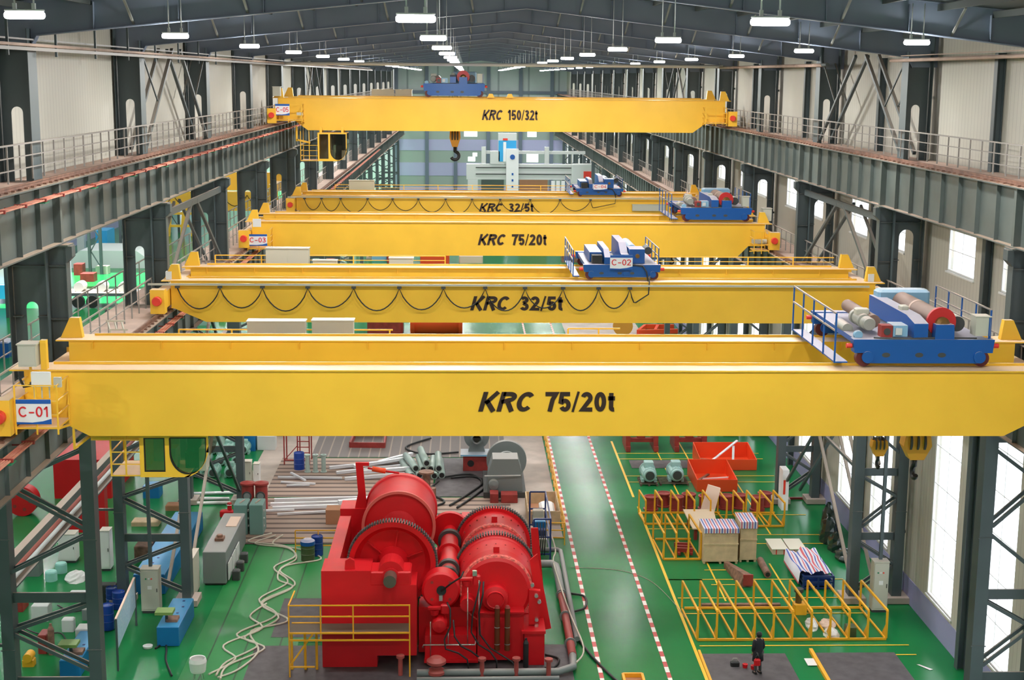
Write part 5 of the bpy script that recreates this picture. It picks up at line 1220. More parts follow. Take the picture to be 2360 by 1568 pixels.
for y in (53.2, 57.9): MB().bar((-13.6 if y < 55 else -13.95, y, .0), (-13.6 if y < 55 else -13.95, y, 2.15), .07).build('post', STEEL, t)
q = MB().add([(-13.6, 53.25, .85), (-13.94, 57.85, .85), (-13.94, 57.85, 2.1), (-13.6, 53.25, 2.1), (-13.65, 53.25, .85), (-13.99, 57.85, .85), (-13.99, 57.85, 2.1), (-13.65, 53.25, 2.1)], [(0, 1, 2, 3), (7, 6, 5, 4), (3, 2, 6, 7), (0, 4, 5, 1), (0, 3, 7, 4), (1, 5, 6, 2)]).build('panel', mat('pale_blue_board', (.30, .52, .66), .5, col2=(.48, .64, .74), scale=9), t)
MB().bar((-13.62, 53.2, 2.13), (-13.97, 57.9, 2.13), .08, .05).build('top_rail', PINK, t)
for i, (x, y, h) in enumerate(((-15.05, 57.5, 1.05), (-15.15, 59.9, .75), (-15.55, 60.4, .75))): drum(x, y, .27, h, DBLUE, ('dark blue drum behind the nearest left column, tallest', 'dark blue drum farther back beside the left column', 'dark blue drum farthest back by the left column')[i])
t = thing('floor_cap', 'round white floor cap with a dark centre at lower left', 'cap', (-13.0, 55.4, 0)); MB().lathe([(.0001, .01), (.18, .01), (.2, .1), (.12, .12), (.0001, .1)], (-12.95, 55.5, 0), 'z', 20).build('ring', WHITE, t)  # round cap sitting on the floor
t = thing('white_chair', 'white curved plastic chair at the bottom edge, left of centre', 'chair', (-10.2, 51.7, 0))
MB().lathe([(.30, .45), (.34, .8), (.30, .95), (.27, .93), (.30, .8), (.27, .45)], (-10.3, 52.2, 0), 'z', 20).build('shell', WHITE, t); MB().cyl((-10.3, 52.2, .40), .28, .05, 'z', 18).build('seat', WHITE, t)
for a in range(4): MB().bar((-10.3+.18*math.cos(a*1.57+.78), 52.2+.18*math.sin(a*1.57+.78), .4), (-10.3+.25*math.cos(a*1.57+.78), 52.2+.25*math.sin(a*1.57+.78), .0), .03).build('leg', SILV, t)
for i, x in enumerate((-11.66, -10.94)):
    t = thing('round_motor', 'dark red upright motor with round gauge, %s one behind the green boxes' % ('left', 'right')[i], 'motor', (x, 74, 0))
    MB().lathe([(.0001, .04), (.33, .04), (.33, 1.45), (.40, 1.5), (.40, 1.6), (.0001, 1.7)], (x, 74.1, 0), 'z', 24).build('motor_body', DRED, t)
    MB().cyl((x, 73.72, .95), .25, .05, 'y', 20).build('gauge_ring', DARK, t); MB().cyl((x, 73.7, .95), .17, .02, 'y', 20).build('gauge_face', GREY, t)
for i, x in enumerate((-11.43, -10.64)):
    t = thing('green_cooler', 'sea-green upright box with side hooks, %s one of two' % ('left', 'right')[i], 'box', (x, 70, 0))
    MB().bbox(x-.34, x+.34, 70.0, 71.2, .04, 1.6, .03).build('box_body', SEA, t)
    for z in (.4, .8, 1.2): MB().box(x+.341, x+.40, 70.2, 70.3, z, z+.08).build('hook', OWHITE, t)
    MB().bar((x-.05, 70.3, 1.62), (x+.1, 70.9, 1.62), .05).build('strap', PLANK, t)
control_cabinet(-12.45, 79.2, .5, .5, 1.4, 'pale cabinet on the concrete behind the red motors', lamps=False)
control_cabinet(-11.95, 79.4, .35, .5, 1.2, 'smaller white cabinet right of the pale one', m=WHITE, lamps=False)
bx('blue_cabinet', 'bright blue cabinet far back at left under the nearest crane', 'cabinet', BLUE2, -13.9, -13.1, 86.6, 87.4, .0, 1.0)
bx('white_cabinet', 'off-white cabinet row right of the bright blue cabinet', 'cabinet', OWHITE, -13.0, -11.9, 86.8, 87.6, .02, .9)
for i in range(9):
    x = -15.6+(i % 3)*.95; y = 81+(i//3)*2.6
    motor(x, y, .0, 1.0, mat('mint_paint', (.30, .52, .46), .5) if 'mint_paint' not in bpy.data.materials else bpy.data.materials['mint_paint'], 'mint green motor in the next bay, %s row, %s from the left' % (('front', 'middle', 'back')[i//3], ordinal(i % 3)))
for i, (a, b, m_) in enumerate((((-15.9, 75.2, .1), (-12.8, 75.4, .1), WHITE), ((-15.7, 76.2, .1), (-13.0, 76.1, .1), GALV), ((-15.9, 77.0, .1), (-12.9, 77.3, .1), GALV))):
    o = MB().tube(a, b, .09, 10).build('steel_pipe', m_, None, (-14.4, 75+i, 0)); tag(o, 'bright pipe lying left of the dark red motors, %s from the front' % ordinal(i), 'pipe')
t = thing('red_valve', 'bright red valve assembly beside the green boxes', 'valve', (-12.6, 73.2, 0)); MB().bbox(-13.0, -12.3, 73.0, 73.4, .03, .35, .05).build('body', RED, t); MB().cyl((-12.5, 73.2, .35), .12, .4, 'z', 12).build('stem', RED, t)
MB().lathe([(.14, .62), (.18, .65), (.14, .68)], (-12.5, 73.2, 0), 'z', 16).build('handwheel', SILV, t)
# ================================================================= RIGHT SIDE OF THE HALL
def pallet(x0, x1, y0, y1, z, label):
    t = thing('wood_pallet', label, 'pallet', ((x0+x1)/2, (y0+y1)/2, z))
    n = 5
    for k in range(n): y = y0+(y1-y0-.14)*k/(n-1); MB().box(x0, x1, y, y+.14, z+.1, z+.13).build('slat', DWOOD, t)
    for k in range(3): x = x0+(x1-x0-.1)*k/2; MB().box(x, x+.1, y0, y1, z, z+.1).build('runner', DWOOD, t)
pallet(9.95, 10.98, 78.8, 80.3, .0, 'dark wood pallet under the left teal motor'); pallet(11.1, 12.75, 78.9, 80.3, .0, 'dark wood pallet under the right teal motor')
motor(10.49, 79.6, .131, 1.32, TEAL, 'large pale teal motor on a pallet, the left of two', 'large_motor'); motor(12.07, 79.7, .131, 1.32, TEAL, 'large pale teal motor on a pallet, the right of two', 'large_motor')
def bin_(x0, x1, y0, y1, h0, h1, label, junk):
    t = thing('skip_bin', label, 'skip', ((x0+x1)/2, y0, 0)); th = .05
    MB().box(x0, x1, y0, y1, .02, .08).build('bottom', ORED, t)
    MB().box(x0, x1, y0, y0+th, .081, h0).build('front_wall', ORED, t); MB().box(x0, x1, y1-th, y1, .081, h1).build('back_wall', ORED, t)
    for x in (x0, x1-th): MB().prism([(y0+th, .081), (y1-th, .081), (y1-th, h1), (y0+th, h0)], 'x', x, x+th).build('side_wall', ORED, t)
    for i, (a, b) in enumerate(junk):
        o = MB().bar(a, b, .14, .06).build('scrap_bar', (GALV, RUSTW, OWHITE)[i % 3], None, a); tag(o, '%s scrap bar in the %s orange-red skip' % (('long bright', 'rusty', 'pale')[i % 3], 'front' if y0 < 80 else 'rear'), 'scrap')
bin_(13.0, 15.3, 77.6, 81.2, .72, .95, 'orange-red open skip in front, right of the teal motors', (((13.6, 79.8, .15), (15.0, 78.9, .5)), ((14.2, 80.8, .15), (13.3, 79.2, .2))))
bin_(13.9, 17.3, 82.1, 85.0, .67, 1.0, 'orange-red open skip behind, with long scrap bars', (((14.6, 82.6, .4), (16.6, 84.8, 1.15)), ((14.2, 84.2, .15), (15.4, 83.2, .3)), ((15.9, 82.3, .3), (16.3, 84.4, .9))))
for i, x in enumerate((10.95, 14.0)):
    t = thing('bearing_frame', 'dark red heavy frame below the nearest crane, %s of two' % ('left', 'right')[i], 'frame', (x, 87, 0))
    for dx in (-1.0, .75): MB().box(x+dx, x+dx+.28, 86.3, 88.6, .02, .35).build('runner', DRED, t); MB().box(x+dx, x+dx+.28, 86.5, 88.5, .351, 1.5).build('upright', DRED, t)
    MB().box(x-.72, x+.75, 86.9, 87.2, .5, .75).build('crossbeam', DRED, t); MB().box(x-.72, x+.75, 88.2, 88.45, .9, 1.2).build('crossbeam', DRED, t); MB().bbox(x-.25, x+.25, 86.95, 87.9, .751, 1.15, .05).build('bearing', DRED, t)
for i, (x, y) in enumerate(((9.98, 74.3), (10.75, 74.95), (11.35, 74.25), (12.1, 74.75), (12.95, 74.4), (13.55, 75.0), (14.1, 74.45), (14.85, 74.6), (15.75, 74.2), (16.3, 74.95))):
    o = MB().lathe([(.0001, .01), (.41, .01), (.41, .08), (.34, .1), (.34, .68), (.40, .70), (.40, .76), (.34, .77), (.30, .7), (.0001, .68)], (x, y, 0), 'z', 24).build('brake_drum', DRED, None, (x, y, 0))
    tag(o, 'dark red flanged drum behind the far yellow rack, %s from the left' % ordinal(i), 'drum', 'dark red drums behind the far rack')
def rack(x0, x1, yf, yb, hf, hb, n, label):
    t = thing('storage_rack', label, 'rack', ((x0+x1)/2, yf, 0))
    for y in (yf, yb): MB().bar((x0, y, .06), (x1, y, .06), .09).build('base_rail', YEL2, t)
    sp = (x1-x0)/(n-1)
    for k in range(n):
        x = x0+k*sp; xb = x-.12
        MB().bar((x, yf, .1), (x, yf, hf), .08).build('front_post', YEL2, t); MB().bar((xb, yb, .1), (xb, yb, hb), .08).build('rear_post', YEL2, t)
        MB().bar((x, yf, hf), (xb, yb, hb), .08).build('top_bar', YEL2, t); MB().bar((x, yf+.05, .05), (xb, yb-.05, .05), .07).build('floor_bar', YEL2, t)
        MB().prism([(yf+.05, .1), (yf+.6, .1), (yf+.05, .75)], 'x', x-.01, x+.01).build('gusset', YEL2, t)
    return t
rack(9.6, 17.5, 55.95, 59.55, 1.3, 1.3, 11, 'nearest long yellow storage rack with eleven frames')
rack(9.55, 11.35, 66.05, 69.1, 1.35, 1.35, 4, 'short yellow storage rack left of the plywood crates')
rack(9.35, 13.6, 71.6, 73.55, 1.3, 1.3, 6, 'far yellow storage rack before the dark red drums')
rack(14.4, 16.55, 71.2, 73.5, 1.3, 1.3, 4, 'rightmost far yellow storage rack')
def crate(x0, x1, y0, y1, h, label, cover, skirt=.28):
    t = thing('plywood_crate', label, 'crate', ((x0+x1)/2, y0, 0))
    MB().box(x0, x1, y0, y1, .12, h).build('panel_box', WOOD, t)
    for z in (.12, h*.55, h-.1): MB().box(x0-.02, x1+.02, y0-.025, y0-.001, z, z+.08).build('batten', WOOD, t)
    for k in range(3): x = x0+(x1-x0-.1)*k/2; MB().box(x, x+.1, y0, y1, .0, .119).build('skid', WOOD, t)
    if cover:
        c = MB().box(x0-.03, x1+.03, y0-.03, y1+.03, h+.001, h+.03).box(x0-.03, x1+.03, y0-.045, y0-.03, h-skirt, h+.001)
        c.build('tarpaulin', TARP, t)
    return t
crate(11.4, 13.05, 65.5, 67.0, 1.75, 'large plywood crate with a thin striped cover, left of two', True, .2)
crate(13.2, 14.0, 65.75, 67.2, 2.0, 'tall narrow plywood crate with a striped cover, right of two', True, .3)
o = MB().bar((11.3, 69.4, .75), (12.7, 71.8, .8), .0, .0) if False else None
t = thing('pale_board', 'pale flat board lying on supports behind the plywood crates', 'board', (12.1, 70.6, 0)); MB().add([(11.4, 68.9, .62), (12.7, 68.9, .62), (12.95, 71.9, .70), (11.35, 71.9, .70), (11.4, 68.9, .68), (12.7, 68.9, .68), (12.95, 71.9, .76), (11.35, 71.9, .76)], [(0, 3, 2, 1), (4, 5, 6, 7), (0, 1, 5, 4), (1, 2, 6, 5), (2, 3, 7, 6), (3, 0, 4, 7)]).build('sheet', mat('pale_ply', (.82, .66, .48), .6), t)
for x, y in ((11.6, 69.2), (12.6, 69.2), (11.6, 71.4), (12.6, 71.4)): MB().box(x-.08, x+.08, y-.08, y+.08, 0, .62).build('support', DRED, t)
o = MB().add([(12.2, 72.1, .05), (12.95, 72.1, .05), (13.5, 73.0, 1.55), (12.85, 73.0, 1.75), (12.2, 72.3, .05), (12.95, 72.3, .05), (13.5, 73.2, 1.55), (12.85, 73.2, 1.75)], [(0, 1, 2, 3), (7, 6, 5, 4), (0, 4, 5, 1), (1, 5, 6, 2), (2, 6, 7, 3), (3, 7, 4, 0)]).build('wrapped_panel', PINK, None, (12.6, 72.3, .05)); tag(o, 'pinkish wrapped panel leaning against the far yellow rack', 'panel')
t = thing('red_parts', 'low red frame parts inside the short yellow rack', 'part', (10.6, 67, 0))
for k in range(3): MB().bar((10.3, 66.9+.4*k, .25), (11.1, 66.8+.4*k, .25), .14, .2).build('red_bar', DRED, t)
for x in (10.4, 11.0): MB().bar((x, 66.6, .12), (x, 68, .12), .12).build('red_runner', DRED, t)
for i, (x0, x1) in enumerate(((15.05, 15.75), (15.92, 16.66))):
    t = thing('carton', 'small strapped carton with a white top, %s of two' % ('left', 'right')[i], 'box', ((x0+x1)/2, 67, 0))
    MB().box(x0, x1, 66.85, 68.4, .0, .26).build('carton_body', PINK, t); MB().box(x0-.06, x1+.05, 66.8, 68.45, .261, .29).build('lid_sheet', mat('cream_sheet', (.85, .80, .66), .6) if 'cream_sheet' not in bpy.data.materials else bpy.data.materials['cream_sheet'], t)
    for x in (x0+.15, x1-.17): MB().box(x, x+.05, 66.84, 66.849, .0, .26).build('strap', RSOFT, t)
t = thing('covered_stack', 'blue steel frame stack covered with a striped tarpaulin', 'frame', (16.1, 62.6, 0))
for x in (15.42, 16.1, 16.8):
    for y in (61.95, 65.0): MB().bar((x, y, .0), (x, y, .62), .08).build('post', NAVY, t)
for z in (.08, .35, .62):
    for y in (61.95, 65.0): MB().bar((15.42, y, z), (16.8, y, z), .07).build('beam', NAVY, t)
    for x in (15.42, 16.8): MB().bar((x, 61.95, z), (x, 65, z), .07).build('side_beam', NAVY, t)
MB().box(15.5, 16.7, 62.1, 64.9, .12, .5).build('packed_parts', DBLUE, t)
tp = MB(); N = 14
def tz(i, j): return .74+.07*math.sin(i*.9+j*.5)+.05*math.sin(i*2.1)+(.12 if j > 7 and i > 6 else 0)
vs = [(15.3+1.45*i/N, 62.2+3.1*j/N, tz(i, j)) for j in range(N+1) for i in range(N+1)]
fs = [(j*(N+1)+i, j*(N+1)+i+1, (j+1)*(N+1)+i+1, (j+1)*(N+1)+i) for j in range(N) for i in range(N)]
nb = len(vs); vs += [(x-.06 if abs(x-15.3) < .01 else x, y, .18) for x, y, z in vs[::N+1]]
fs += [(j*(N+1), (j+1)*(N+1), nb+j+1, nb+j) for j in range(N)]
vs2 = [(x, y, z-.01) for x, y, z in vs]; n0 = len(vs)
tp.add(vs+vs2, fs+[tuple(n0+k for k in reversed(f)) for f in fs], True); tp.build('tarpaulin', TARP, t)
t = thing('red_beam', 'dark red steel beam lying between the crates and the near rack', 'beam', (12.8, 63.5, 0))
MB().add([(12.3, 65.0, 0), (12.5, 65.0, 0), (13.12, 62.3, 0), (12.55, 62.3, 0), (12.3, 65.0, .3), (12.5, 65.0, .3), (13.12, 62.3, .6), (12.75, 62.3, .6)], [(0, 3, 2, 1), (4, 5, 6, 7), (0, 1, 5, 4), (1, 2, 6, 5), (2, 3, 7, 6), (3, 0, 4, 7)]).build('beam_body', RUSTW, t); MB().box(12.7, 13.15, 62.2, 62.295, .1, .62).build('end_plate', DRED, t)
t = thing('rusty_roller', 'rusty cylinder lying on the green floor right of the red beam', 'roller', (14.1, 64.4, 0)); MB().tube((14.15, 65.5, .18), (14.1, 63.5, .18), .17, 18).build('roller_body', RUSTW, t); MB().tube((14.1, 63.49, .18), (14.1, 63.47, .18), .11, 14).build('bore', BLK, t)
bx('steel_bar', 'dark rusty flat bar lying behind the near yellow rack', 'bar', RUSTW, 10.4, 13.9, 59.75, 59.95, .02, .14)
# things inside the near rack
t = thing('small_machine', 'small yellow machine inside the near rack', 'machine', (14.5, 58.6, 0)); MB().bbox(14.3, 14.85, 58.8, 59.3, .0, .5, .05).build('base', YEL2, t); MB().cyl((14.5, 59.0, .5), .14, .5, 'z', 14).build('column', BRONZE, t); MB().cyl((14.5, 59.0, 1.0), .2, .15, 'z', 16).build('head', DARK, t)
def sack(x, y, z, sx, sy, sz, m, label, name='plastic_sack', seed=0):
    r = random.Random(seed); mb = MB(); n = 10; vs = []
    rings = 6
    for i in range(rings+1):
        a = math.pi/2*i/rings
        for k in range(n): q = 1+.22*(r.random()-.5); vs.append((x+sx*math.cos(a)*math.cos(2*math.pi*k/n)*q, y+sy*math.cos(a)*math.sin(2*math.pi*k/n)*q, z+sz*math.sin(a)*(1+.2*(r.random()-.5)) if i else z))
    fs = [(i*n+k, i*n+(k+1) % n, (i+1)*n+(k+1) % n, (i+1)*n+k) for i in range(rings) for k in range(n)]+[tuple(range(n-1, -1, -1))]
    o = mb.add(vs, fs).build(name, m, None, (x, y, z)); return tag(o, label, 'sack')
sack(14.75, 57.5, .0, .25, .6, .35, WHITE, 'white plastic bag at the back inside the near yellow rack', seed=1)
sack(15.35, 56.5, .0, .33, .45, .3, WHITE, 'white plastic bag at the front inside the near yellow rack', seed=2)
sack(15.45, 57.6, .0, .35, .5, .25, PINK, 'brownish paper sack between the white bags in the rack', seed=3)
bx('tool_box', 'small beige and brown box beside the front white bag', 'box', OLIVE, 15.95, 16.35, 56.3, 56.8, .0, .42, .02)
for i, (x, y, sx, sz) in enumerate(((18.3, 68.9, .42, 1.35), (18.35, 67.6, .4, .9), (18.7, 70.3, .5, 1.5), (18.4, 66.2, .45, .5))):
    sack(x, y, 0, sx, .8, sz, mat('black_plastic', (.015, .03, .025), .15) if 'black_plastic' not in bpy.data.materials else bpy.data.materials['black_plastic'], ('black plastic-covered heap by the right column, tallest front one', 'black plastic-covered heap by the right column, low one', 'black plastic-covered heap nearest the right wall', 'low dark heap of scrap in front of the black covered heaps')[i], 'covered_heap', 10+i)
t = thing('info_panel', 'slim upright pale panel with red text block beside the right column', 'sign', (17.25, 74.2, 0)); MB().box(17.05, 17.4, 74.1, 75.0, .0, 2.25).build('panel_body', SIGNW, t); MB().box(17.1, 17.22, 74.09, 74.099, .9, 1.7).build('red_print', RSOFT, t)
t = thing('red_steel_frame', 'tall dark red steel frame standing by the right wall behind the panel', 'frame', (18.6, 76.2, 0))
for a, b in (((17.6, 76.2, .05), (19.2, 76.2, .05)), ((19.2, 76.2, .05), (19.2, 76.2, 4.2)), ((17.6, 76.2, 4.2), (19.2, 76.2, 4.2))): MB().bar(a, b, .12).build('frame_bar', DRED, t)
# dark plates, tools and the person
t = thing('yellow_floor_box', 'yellow open floor frame at the bottom edge of the green lane', 'frame', (6.5, 51.9, 0))
for a, b in (((6.1, 52.3), (6.85, 52.3)), ((6.1, 51.4), (6.85, 51.4)), ((6.1, 51.4), (6.1, 52.3)), ((6.85, 51.4), (6.85, 52.3))): MB().bar((*a, .1), (*b, .1), .1, .2).build('side', YEL2, t)
MB().box(6.15, 6.8, 51.45, 52.25, .003, .03).build('base', CARD, t)
for i, (x, y) in enumerate(((11.05, 53.15), (11.35, 53.0))):
    o = MB().lathe([(.0001, .03), (.09, .03), (.11, .18), (.09, .19), (.0001, .1)], (x, y, 0), 'z', 14).build('paint_can', RED, None, (x, y, .03)); tag(o, 'small red can on the dark plate, %s one' % ('left', 'right')[i], 'can')
t = thing('tool_bag', 'dark tool bag on the dark floor plate left of the red cans', 'bag', (10.7, 53.3, .03)); MB().bbox(10.5, 10.85, 53.2, 53.45, .03, .24, .05).build('bag_body', BLK, t); MB().path([(10.55, 53.3, .24), (10.6, 53.3, .36), (10.75, 53.3, .36), (10.8, 53.3, .24)], .015, 6).build('handle', CAB, t)
t = thing('paper_sheet', 'white sheet of paper on the floor beside the right dark plate', 'paper', (13.9, 53.5, 0)); MB().box(13.6, 14.1, 53.3, 54.0, .032, .045).build('sheet', WHITE, t)
t = thing('paper_sheet', 'long white sheet on the green floor near the right wall', 'paper', (18.2, 53.3, 0)); MB().add([(18.0, 53.4, .014), (18.1, 53.4, .014), (18.5, 52.9, .014), (18.35, 52.85, .014), (18.0, 53.4, .02), (18.1, 53.4, .02), (18.5, 52.9, .02), (18.35, 52.85, .02)], [(0, 3, 2, 1), (4, 5, 6, 7), (0, 1, 5, 4), (1, 2, 6, 5), (2, 3, 7, 6), (3, 0, 4, 7)]).build('sheet', WHITE, t)
t = thing('wood_edge', 'yellow timber edge of the right dark floor plate', 'timber', (14.05, 52, 0)); MB().bar((14.0, 48, .07), (14.06, 54.8, .07), .14, .14).build('timber', YEL2, t)
t = thing('wood_edge', 'yellow timber edge of the left dark floor plate', 'timber', (9.46, 52, 0)); MB().bar((9.45, 48, .05), (9.48, 54.8, .05), .1, .1).build('timber', YEL2, t)
# person: one continuous skinned body
def person(x, y, label):
    t = thing('person', label, 'person', (x, y, .03))
    J = {'pel': (0, 0, .92), 'wai': (0, .01, 1.08), 'che': (0, 0, 1.28), 'nek': (0, -.01, 1.44), 'hd0': (-.01, -.03, 1.52), 'hd1': (-.02, -.04, 1.63),
         'shl': (-.18, 0, 1.38), 'ell': (-.23, .02, 1.10), 'wrl': (-.19, -.12, .88), 'hal': (-.18, -.15, .80), 'shr': (.18, 0, 1.38), 'elr': (.23, .02, 1.10), 'wrr': (.16, -.14, .90), 'har': (.14, -.17, .82),
         'hil': (-.09, 0, .88), 'knl': (-.10, -.01, .48), 'anl': (-.11, .02, .09), 'tol': (-.13, -.13, .04), 'hir': (.09, 0, .88), 'knr': (.09, -.02, .48), 'anr': (.09, .0, .09), 'tor': (.08, -.15, .04)}
    R = {'pel': .145, 'wai': .13, 'che': .155, 'nek': .055, 'hd0': .075, 'hd1': .095, 'shl': .075, 'ell': .055, 'wrl': .035, 'hal': .038, 'shr': .075, 'elr': .055, 'wrr': .035, 'har': .038,
         'hil': .095, 'knl': .065, 'anl': .045, 'tol': .04, 'hir': .095, 'knr': .065, 'anr': .045, 'tor': .04}
    E_ = [('pel', 'wai'), ('wai', 'che'), ('che', 'nek'), ('nek', 'hd0'), ('hd0', 'hd1'), ('che', 'shl'), ('shl', 'ell'), ('ell', 'wrl'), ('wrl', 'hal'), ('che', 'shr'), ('shr', 'elr'), ('elr', 'wrr'), ('wrr', 'har'), ('pel', 'hil'), ('hil', 'knl'), ('knl', 'anl'), ('anl', 'tol'), ('pel', 'hir'), ('hir', 'knr'), ('knr', 'anr'), ('anr', 'tor')]
    def skin(name, keys, edges, rad, m, grow=0., root=None):
        ks = list(keys); me = bpy.data.meshes.new(name); me.from_pydata([J[k] for k in ks], [(ks.index(a), ks.index(b)) for a, b in edges if a in ks and b in ks], [])
        o = bpy.data.objects.new(name, me); COL.objects.link(o); md = o.modifiers.new('s', 'SKIN'); md.use_smooth_shade = True
        for i, k in enumerate(ks): v = me.skin_vertices[0].data[i]; v.radius = (rad[k]+grow, rad[k]*.8+grow); v.use_root = (k == (root or ks[0]))
        sb = o.modifiers.new('b', 'SUBSURF'); sb.levels = 2; sb.render_levels = 2
        dg = bpy.context.evaluated_depsgraph_get(); nm = bpy.data.meshes.new_from_object(o.evaluated_get(dg)); bpy.data.objects.remove(o)
        nm.name = name; nm.materials.clear(); nm.materials.append(m); nm.polygons.foreach_set('use_smooth', [True]*len(nm.polygons))
        q = bpy.data.objects.new(name, nm); COL.objects.link(q); q.parent = t; ORG[q.name] = org(t); return q
    skin('body', J, E_, R, SKIN, 0, 'pel')
    for k, (a, b) in list(J.items()) and {}.items(): pass
    cl = [k for k in J if k not in ('hd0', 'hd1', 'nek', 'hal', 'har', 'tol', 'tor', 'anl', 'anr', 'knl', 'knr')]
    R2 = dict(R); R2['hil'] = R2['hir'] = .12; R2['pel'] = .165
    J2 = dict(J)
    skin('coat', cl, E_, R2, CLOTH, .022, 'pel')
    rg = [(1.475, .06, .06), (1.44, .12, .085), (1.38, .20, .115), (1.22, .215, .145), (1.02, .20, .15), (.85, .215, .165), (.56, .235, .18), (.55, .20, .15)]; cm = MB(); oo = org(t); n_ = 20
    cm.add([(oo.x+rx*math.cos(2*math.pi*k/n_), oo.y+ry*math.sin(2*math.pi*k/n_), oo.z+z_) for z_, rx, ry in rg for k in range(n_)], [(i*n_+k, (i+1)*n_+k, (i+1)*n_+(k+1) % n_, i*n_+(k+1) % n_) for i in range(len(rg)-1) for k in range(n_)], True)
    cm.build('long_coat', CLOTH, t)
    skin('trousers', ['pel', 'hil', 'knl', 'anl', 'hir', 'knr', 'anr'], E_, R, DARK, .015, 'pel')
    for s in ('l', 'r'):
        a, b = Vector(J['an'+s]), Vector(J['to'+s]); o = org(t)
        MB().bbox(o.x+b.x-.05, o.x+b.x+.05, o.y+b.y-.05, o.y+a.y+.06, o.z+.0, o.z+.10, .03).build('shoe', BLK, t)
    o = org(t); h = MB()
    hx, hy, hz = o.x-.015, o.y-.02, o.z+1.645
    h.lathe([(.085, -.12), (.108, -.06), (.115, .0), (.095, .06), (.05, .095), (.0001, .105)], (hx, hy+.03, hz), 'z', 18); h.build('hair', BLK, t)
    for sx in (-1, 1):
        MB().cyl((o.x-.02+sx*.038, o.y-.135, o.z+1.61), .011, .012, 'y', 8).build('eye', BLK, t)
        MB().bbox(o.x-.02+sx*.1-.012, o.x-.02+sx*.1+.012, o.y-.05, o.y-.01, o.z+1.56, o.z+1.62, .004).build('ear', SKIN, t)
    MB().prism([(o.x-.035, o.z+1.555), (o.x-.005, o.z+1.555), (o.x-.02, o.z+1.605)], 'y', o.y-.155, o.y-.12).build('nose', SKIN, t)
    MB().box(o.x-.045, o.x+.005, o.y-.134, o.y-.125, o.z+1.532, o.z+1.54).build('mouth', DRED, t)
    for hk in ('hal', 'har'):
        a = Vector(J[hk])+o
        for k in range(4): q = a+Vector((-.027+.018*k, -.01, -.03)); MB().path([q, q+Vector((0, -.02, -.04-.004*(1.5-abs(k-1.5)))), q+Vector((0, 0, -.075))], .009, 6).build('finger', SKIN, t)
        sgn = 1 if hk == 'hal' else -1; q = a+Vector((sgn*.03, -.02, .0)); MB().path([q, q+Vector((sgn*.02, -.025, -.03)), q+Vector((sgn*.01, -.03, -.06))], .01, 6).build('thumb', SKIN, t)
    t.rotation_euler = (0, 0, math.radians(200)); return t
person(11.42, 52.55, 'person in a long black coat standing on the left dark plate, facing away')
t = thing('red_bag', 'red bag held at the knees by the person in black', 'bag', (11.3, 52.3, .45)); MB().bbox(11.22, 11.48, 52.25, 52.4, .48, .76, .06).build('bag_body', RED, t); MB().path([(11.28, 52.35, .76), (11.33, 52.37, .86), (11.4, 52.37, .86), (11.44, 52.35, .76)], .012, 6).build('handle', DARK, t)
# ================================================================= NEXT BAY AT LEFT
t = thing('red_press', 'big bright red machine in the next bay behind the nearest left column', 'machine', (-22, 76, 0))
MB().box(-22.6, -19.5, 76.5, 82, .0, 2.2).build('machine_body', RED, t); MB().cyl((-23.4, 73.3, .8), .8, .7, 'y', 28).build('drum', RED, t)
for k in range(5): a = k*1.256; MB().cyl((-23.4+.45*math.cos(a), 73.29, .8+.45*math.sin(a)), .1, .012, 'y', 10).build('hole', DRED, t)
t = thing('red_column', 'slim red machine column behind the nearest left column', 'machine', (-18.3, 69.8, 0)); MB().box(-18.5, -18.1, 69.6, 70.2, 0, 2.7).build('post', RED, t); MB().box(-20.5, -18.5, 69.9, 70.2, .2, 1.5).build('panel', RED, t)
control_cabinet(-19.0, 66.2, .8, .7, 1.4, 'white cabinet with two small openings left of the nearest left column', m=WHITE, lamps=False)
control_cabinet(-16.9, 65.0, .45, .6, 1.95, 'tall white cabinet right behind the nearest left column', m=WHITE, lamps=False)
for i, (x, y) in enumerate(((-19.1, 63.5), (-18.95, 64.6))): tag(MB().lathe([(.0001, .0), (.27, 0), (.27, .4), (.24, .46), (.0001, .5)], (x, y, 0), 'z', 20).build('round_tank', mat('aqua_paint', (.32, .66, .60), .5) if 'aqua_paint' not in bpy.data.materials else bpy.data.materials['aqua_paint'], None, (x, y, 0)), 'small aqua round tank at far left, %s of two' % ('front', 'back')[i], 'tank')
sack(-18.0, 63.6, 0, .5, .6, .4, WHITE, 'white sack heap left of the nearest left column', seed=5)
bx('small_machine', 'small white boxed machine under the left column strut', 'machine', OWHITE, -18.5, -17.8, 58.4, 59.1, .0, .7, .03)
tag(MB().lathe([(.0001, 0), (.13, 0), (.13, 1.05), (.06, 1.2), (.05, 1.3), (.0001, 1.3)], (-16.65, 54.9, 0), 'z', 16).build('gas_cylinder', RUSTW, None, (-16.65, 54.9, 0)), 'brown gas cylinder behind the nearest left column', 'gas cylinder')
bx('tool_chest', 'dark tool chest beside the brown gas cylinder', 'chest', DRED, -17.2, -16.85, 54.9, 55.6, 0, .8, .03)
t = thing('yellow_pump', 'small yellow pump on the green floor at the far lower left', 'pump', (-17.2, 53.8, 0)); MB().bbox(-17.45, -17.0, 53.6, 54.0, 0, .3, .04).build('base', YEL2, t); MB().cyl((-17.2, 53.5, .4), .18, .5, 'y', 16).build('body', YEL2, t)
for i, (x, m_) in enumerate(((-17.25, OWHITE), (-17.0, mat('dusty_red', (.48, .15, .12), .6)), (-16.75, OWHITE))):
    t = tag(MB().tube((x, 44, 4.6), (x, 96, 4.6), .11 if i < 2 else .09, 10).build('overhead_pipe', m_, None, (x, 44, 4.6)), '%s pipe running past the outer left column legs' % ('off-white outermost', 'dusty red', 'off-white innermost')[i], 'pipe')
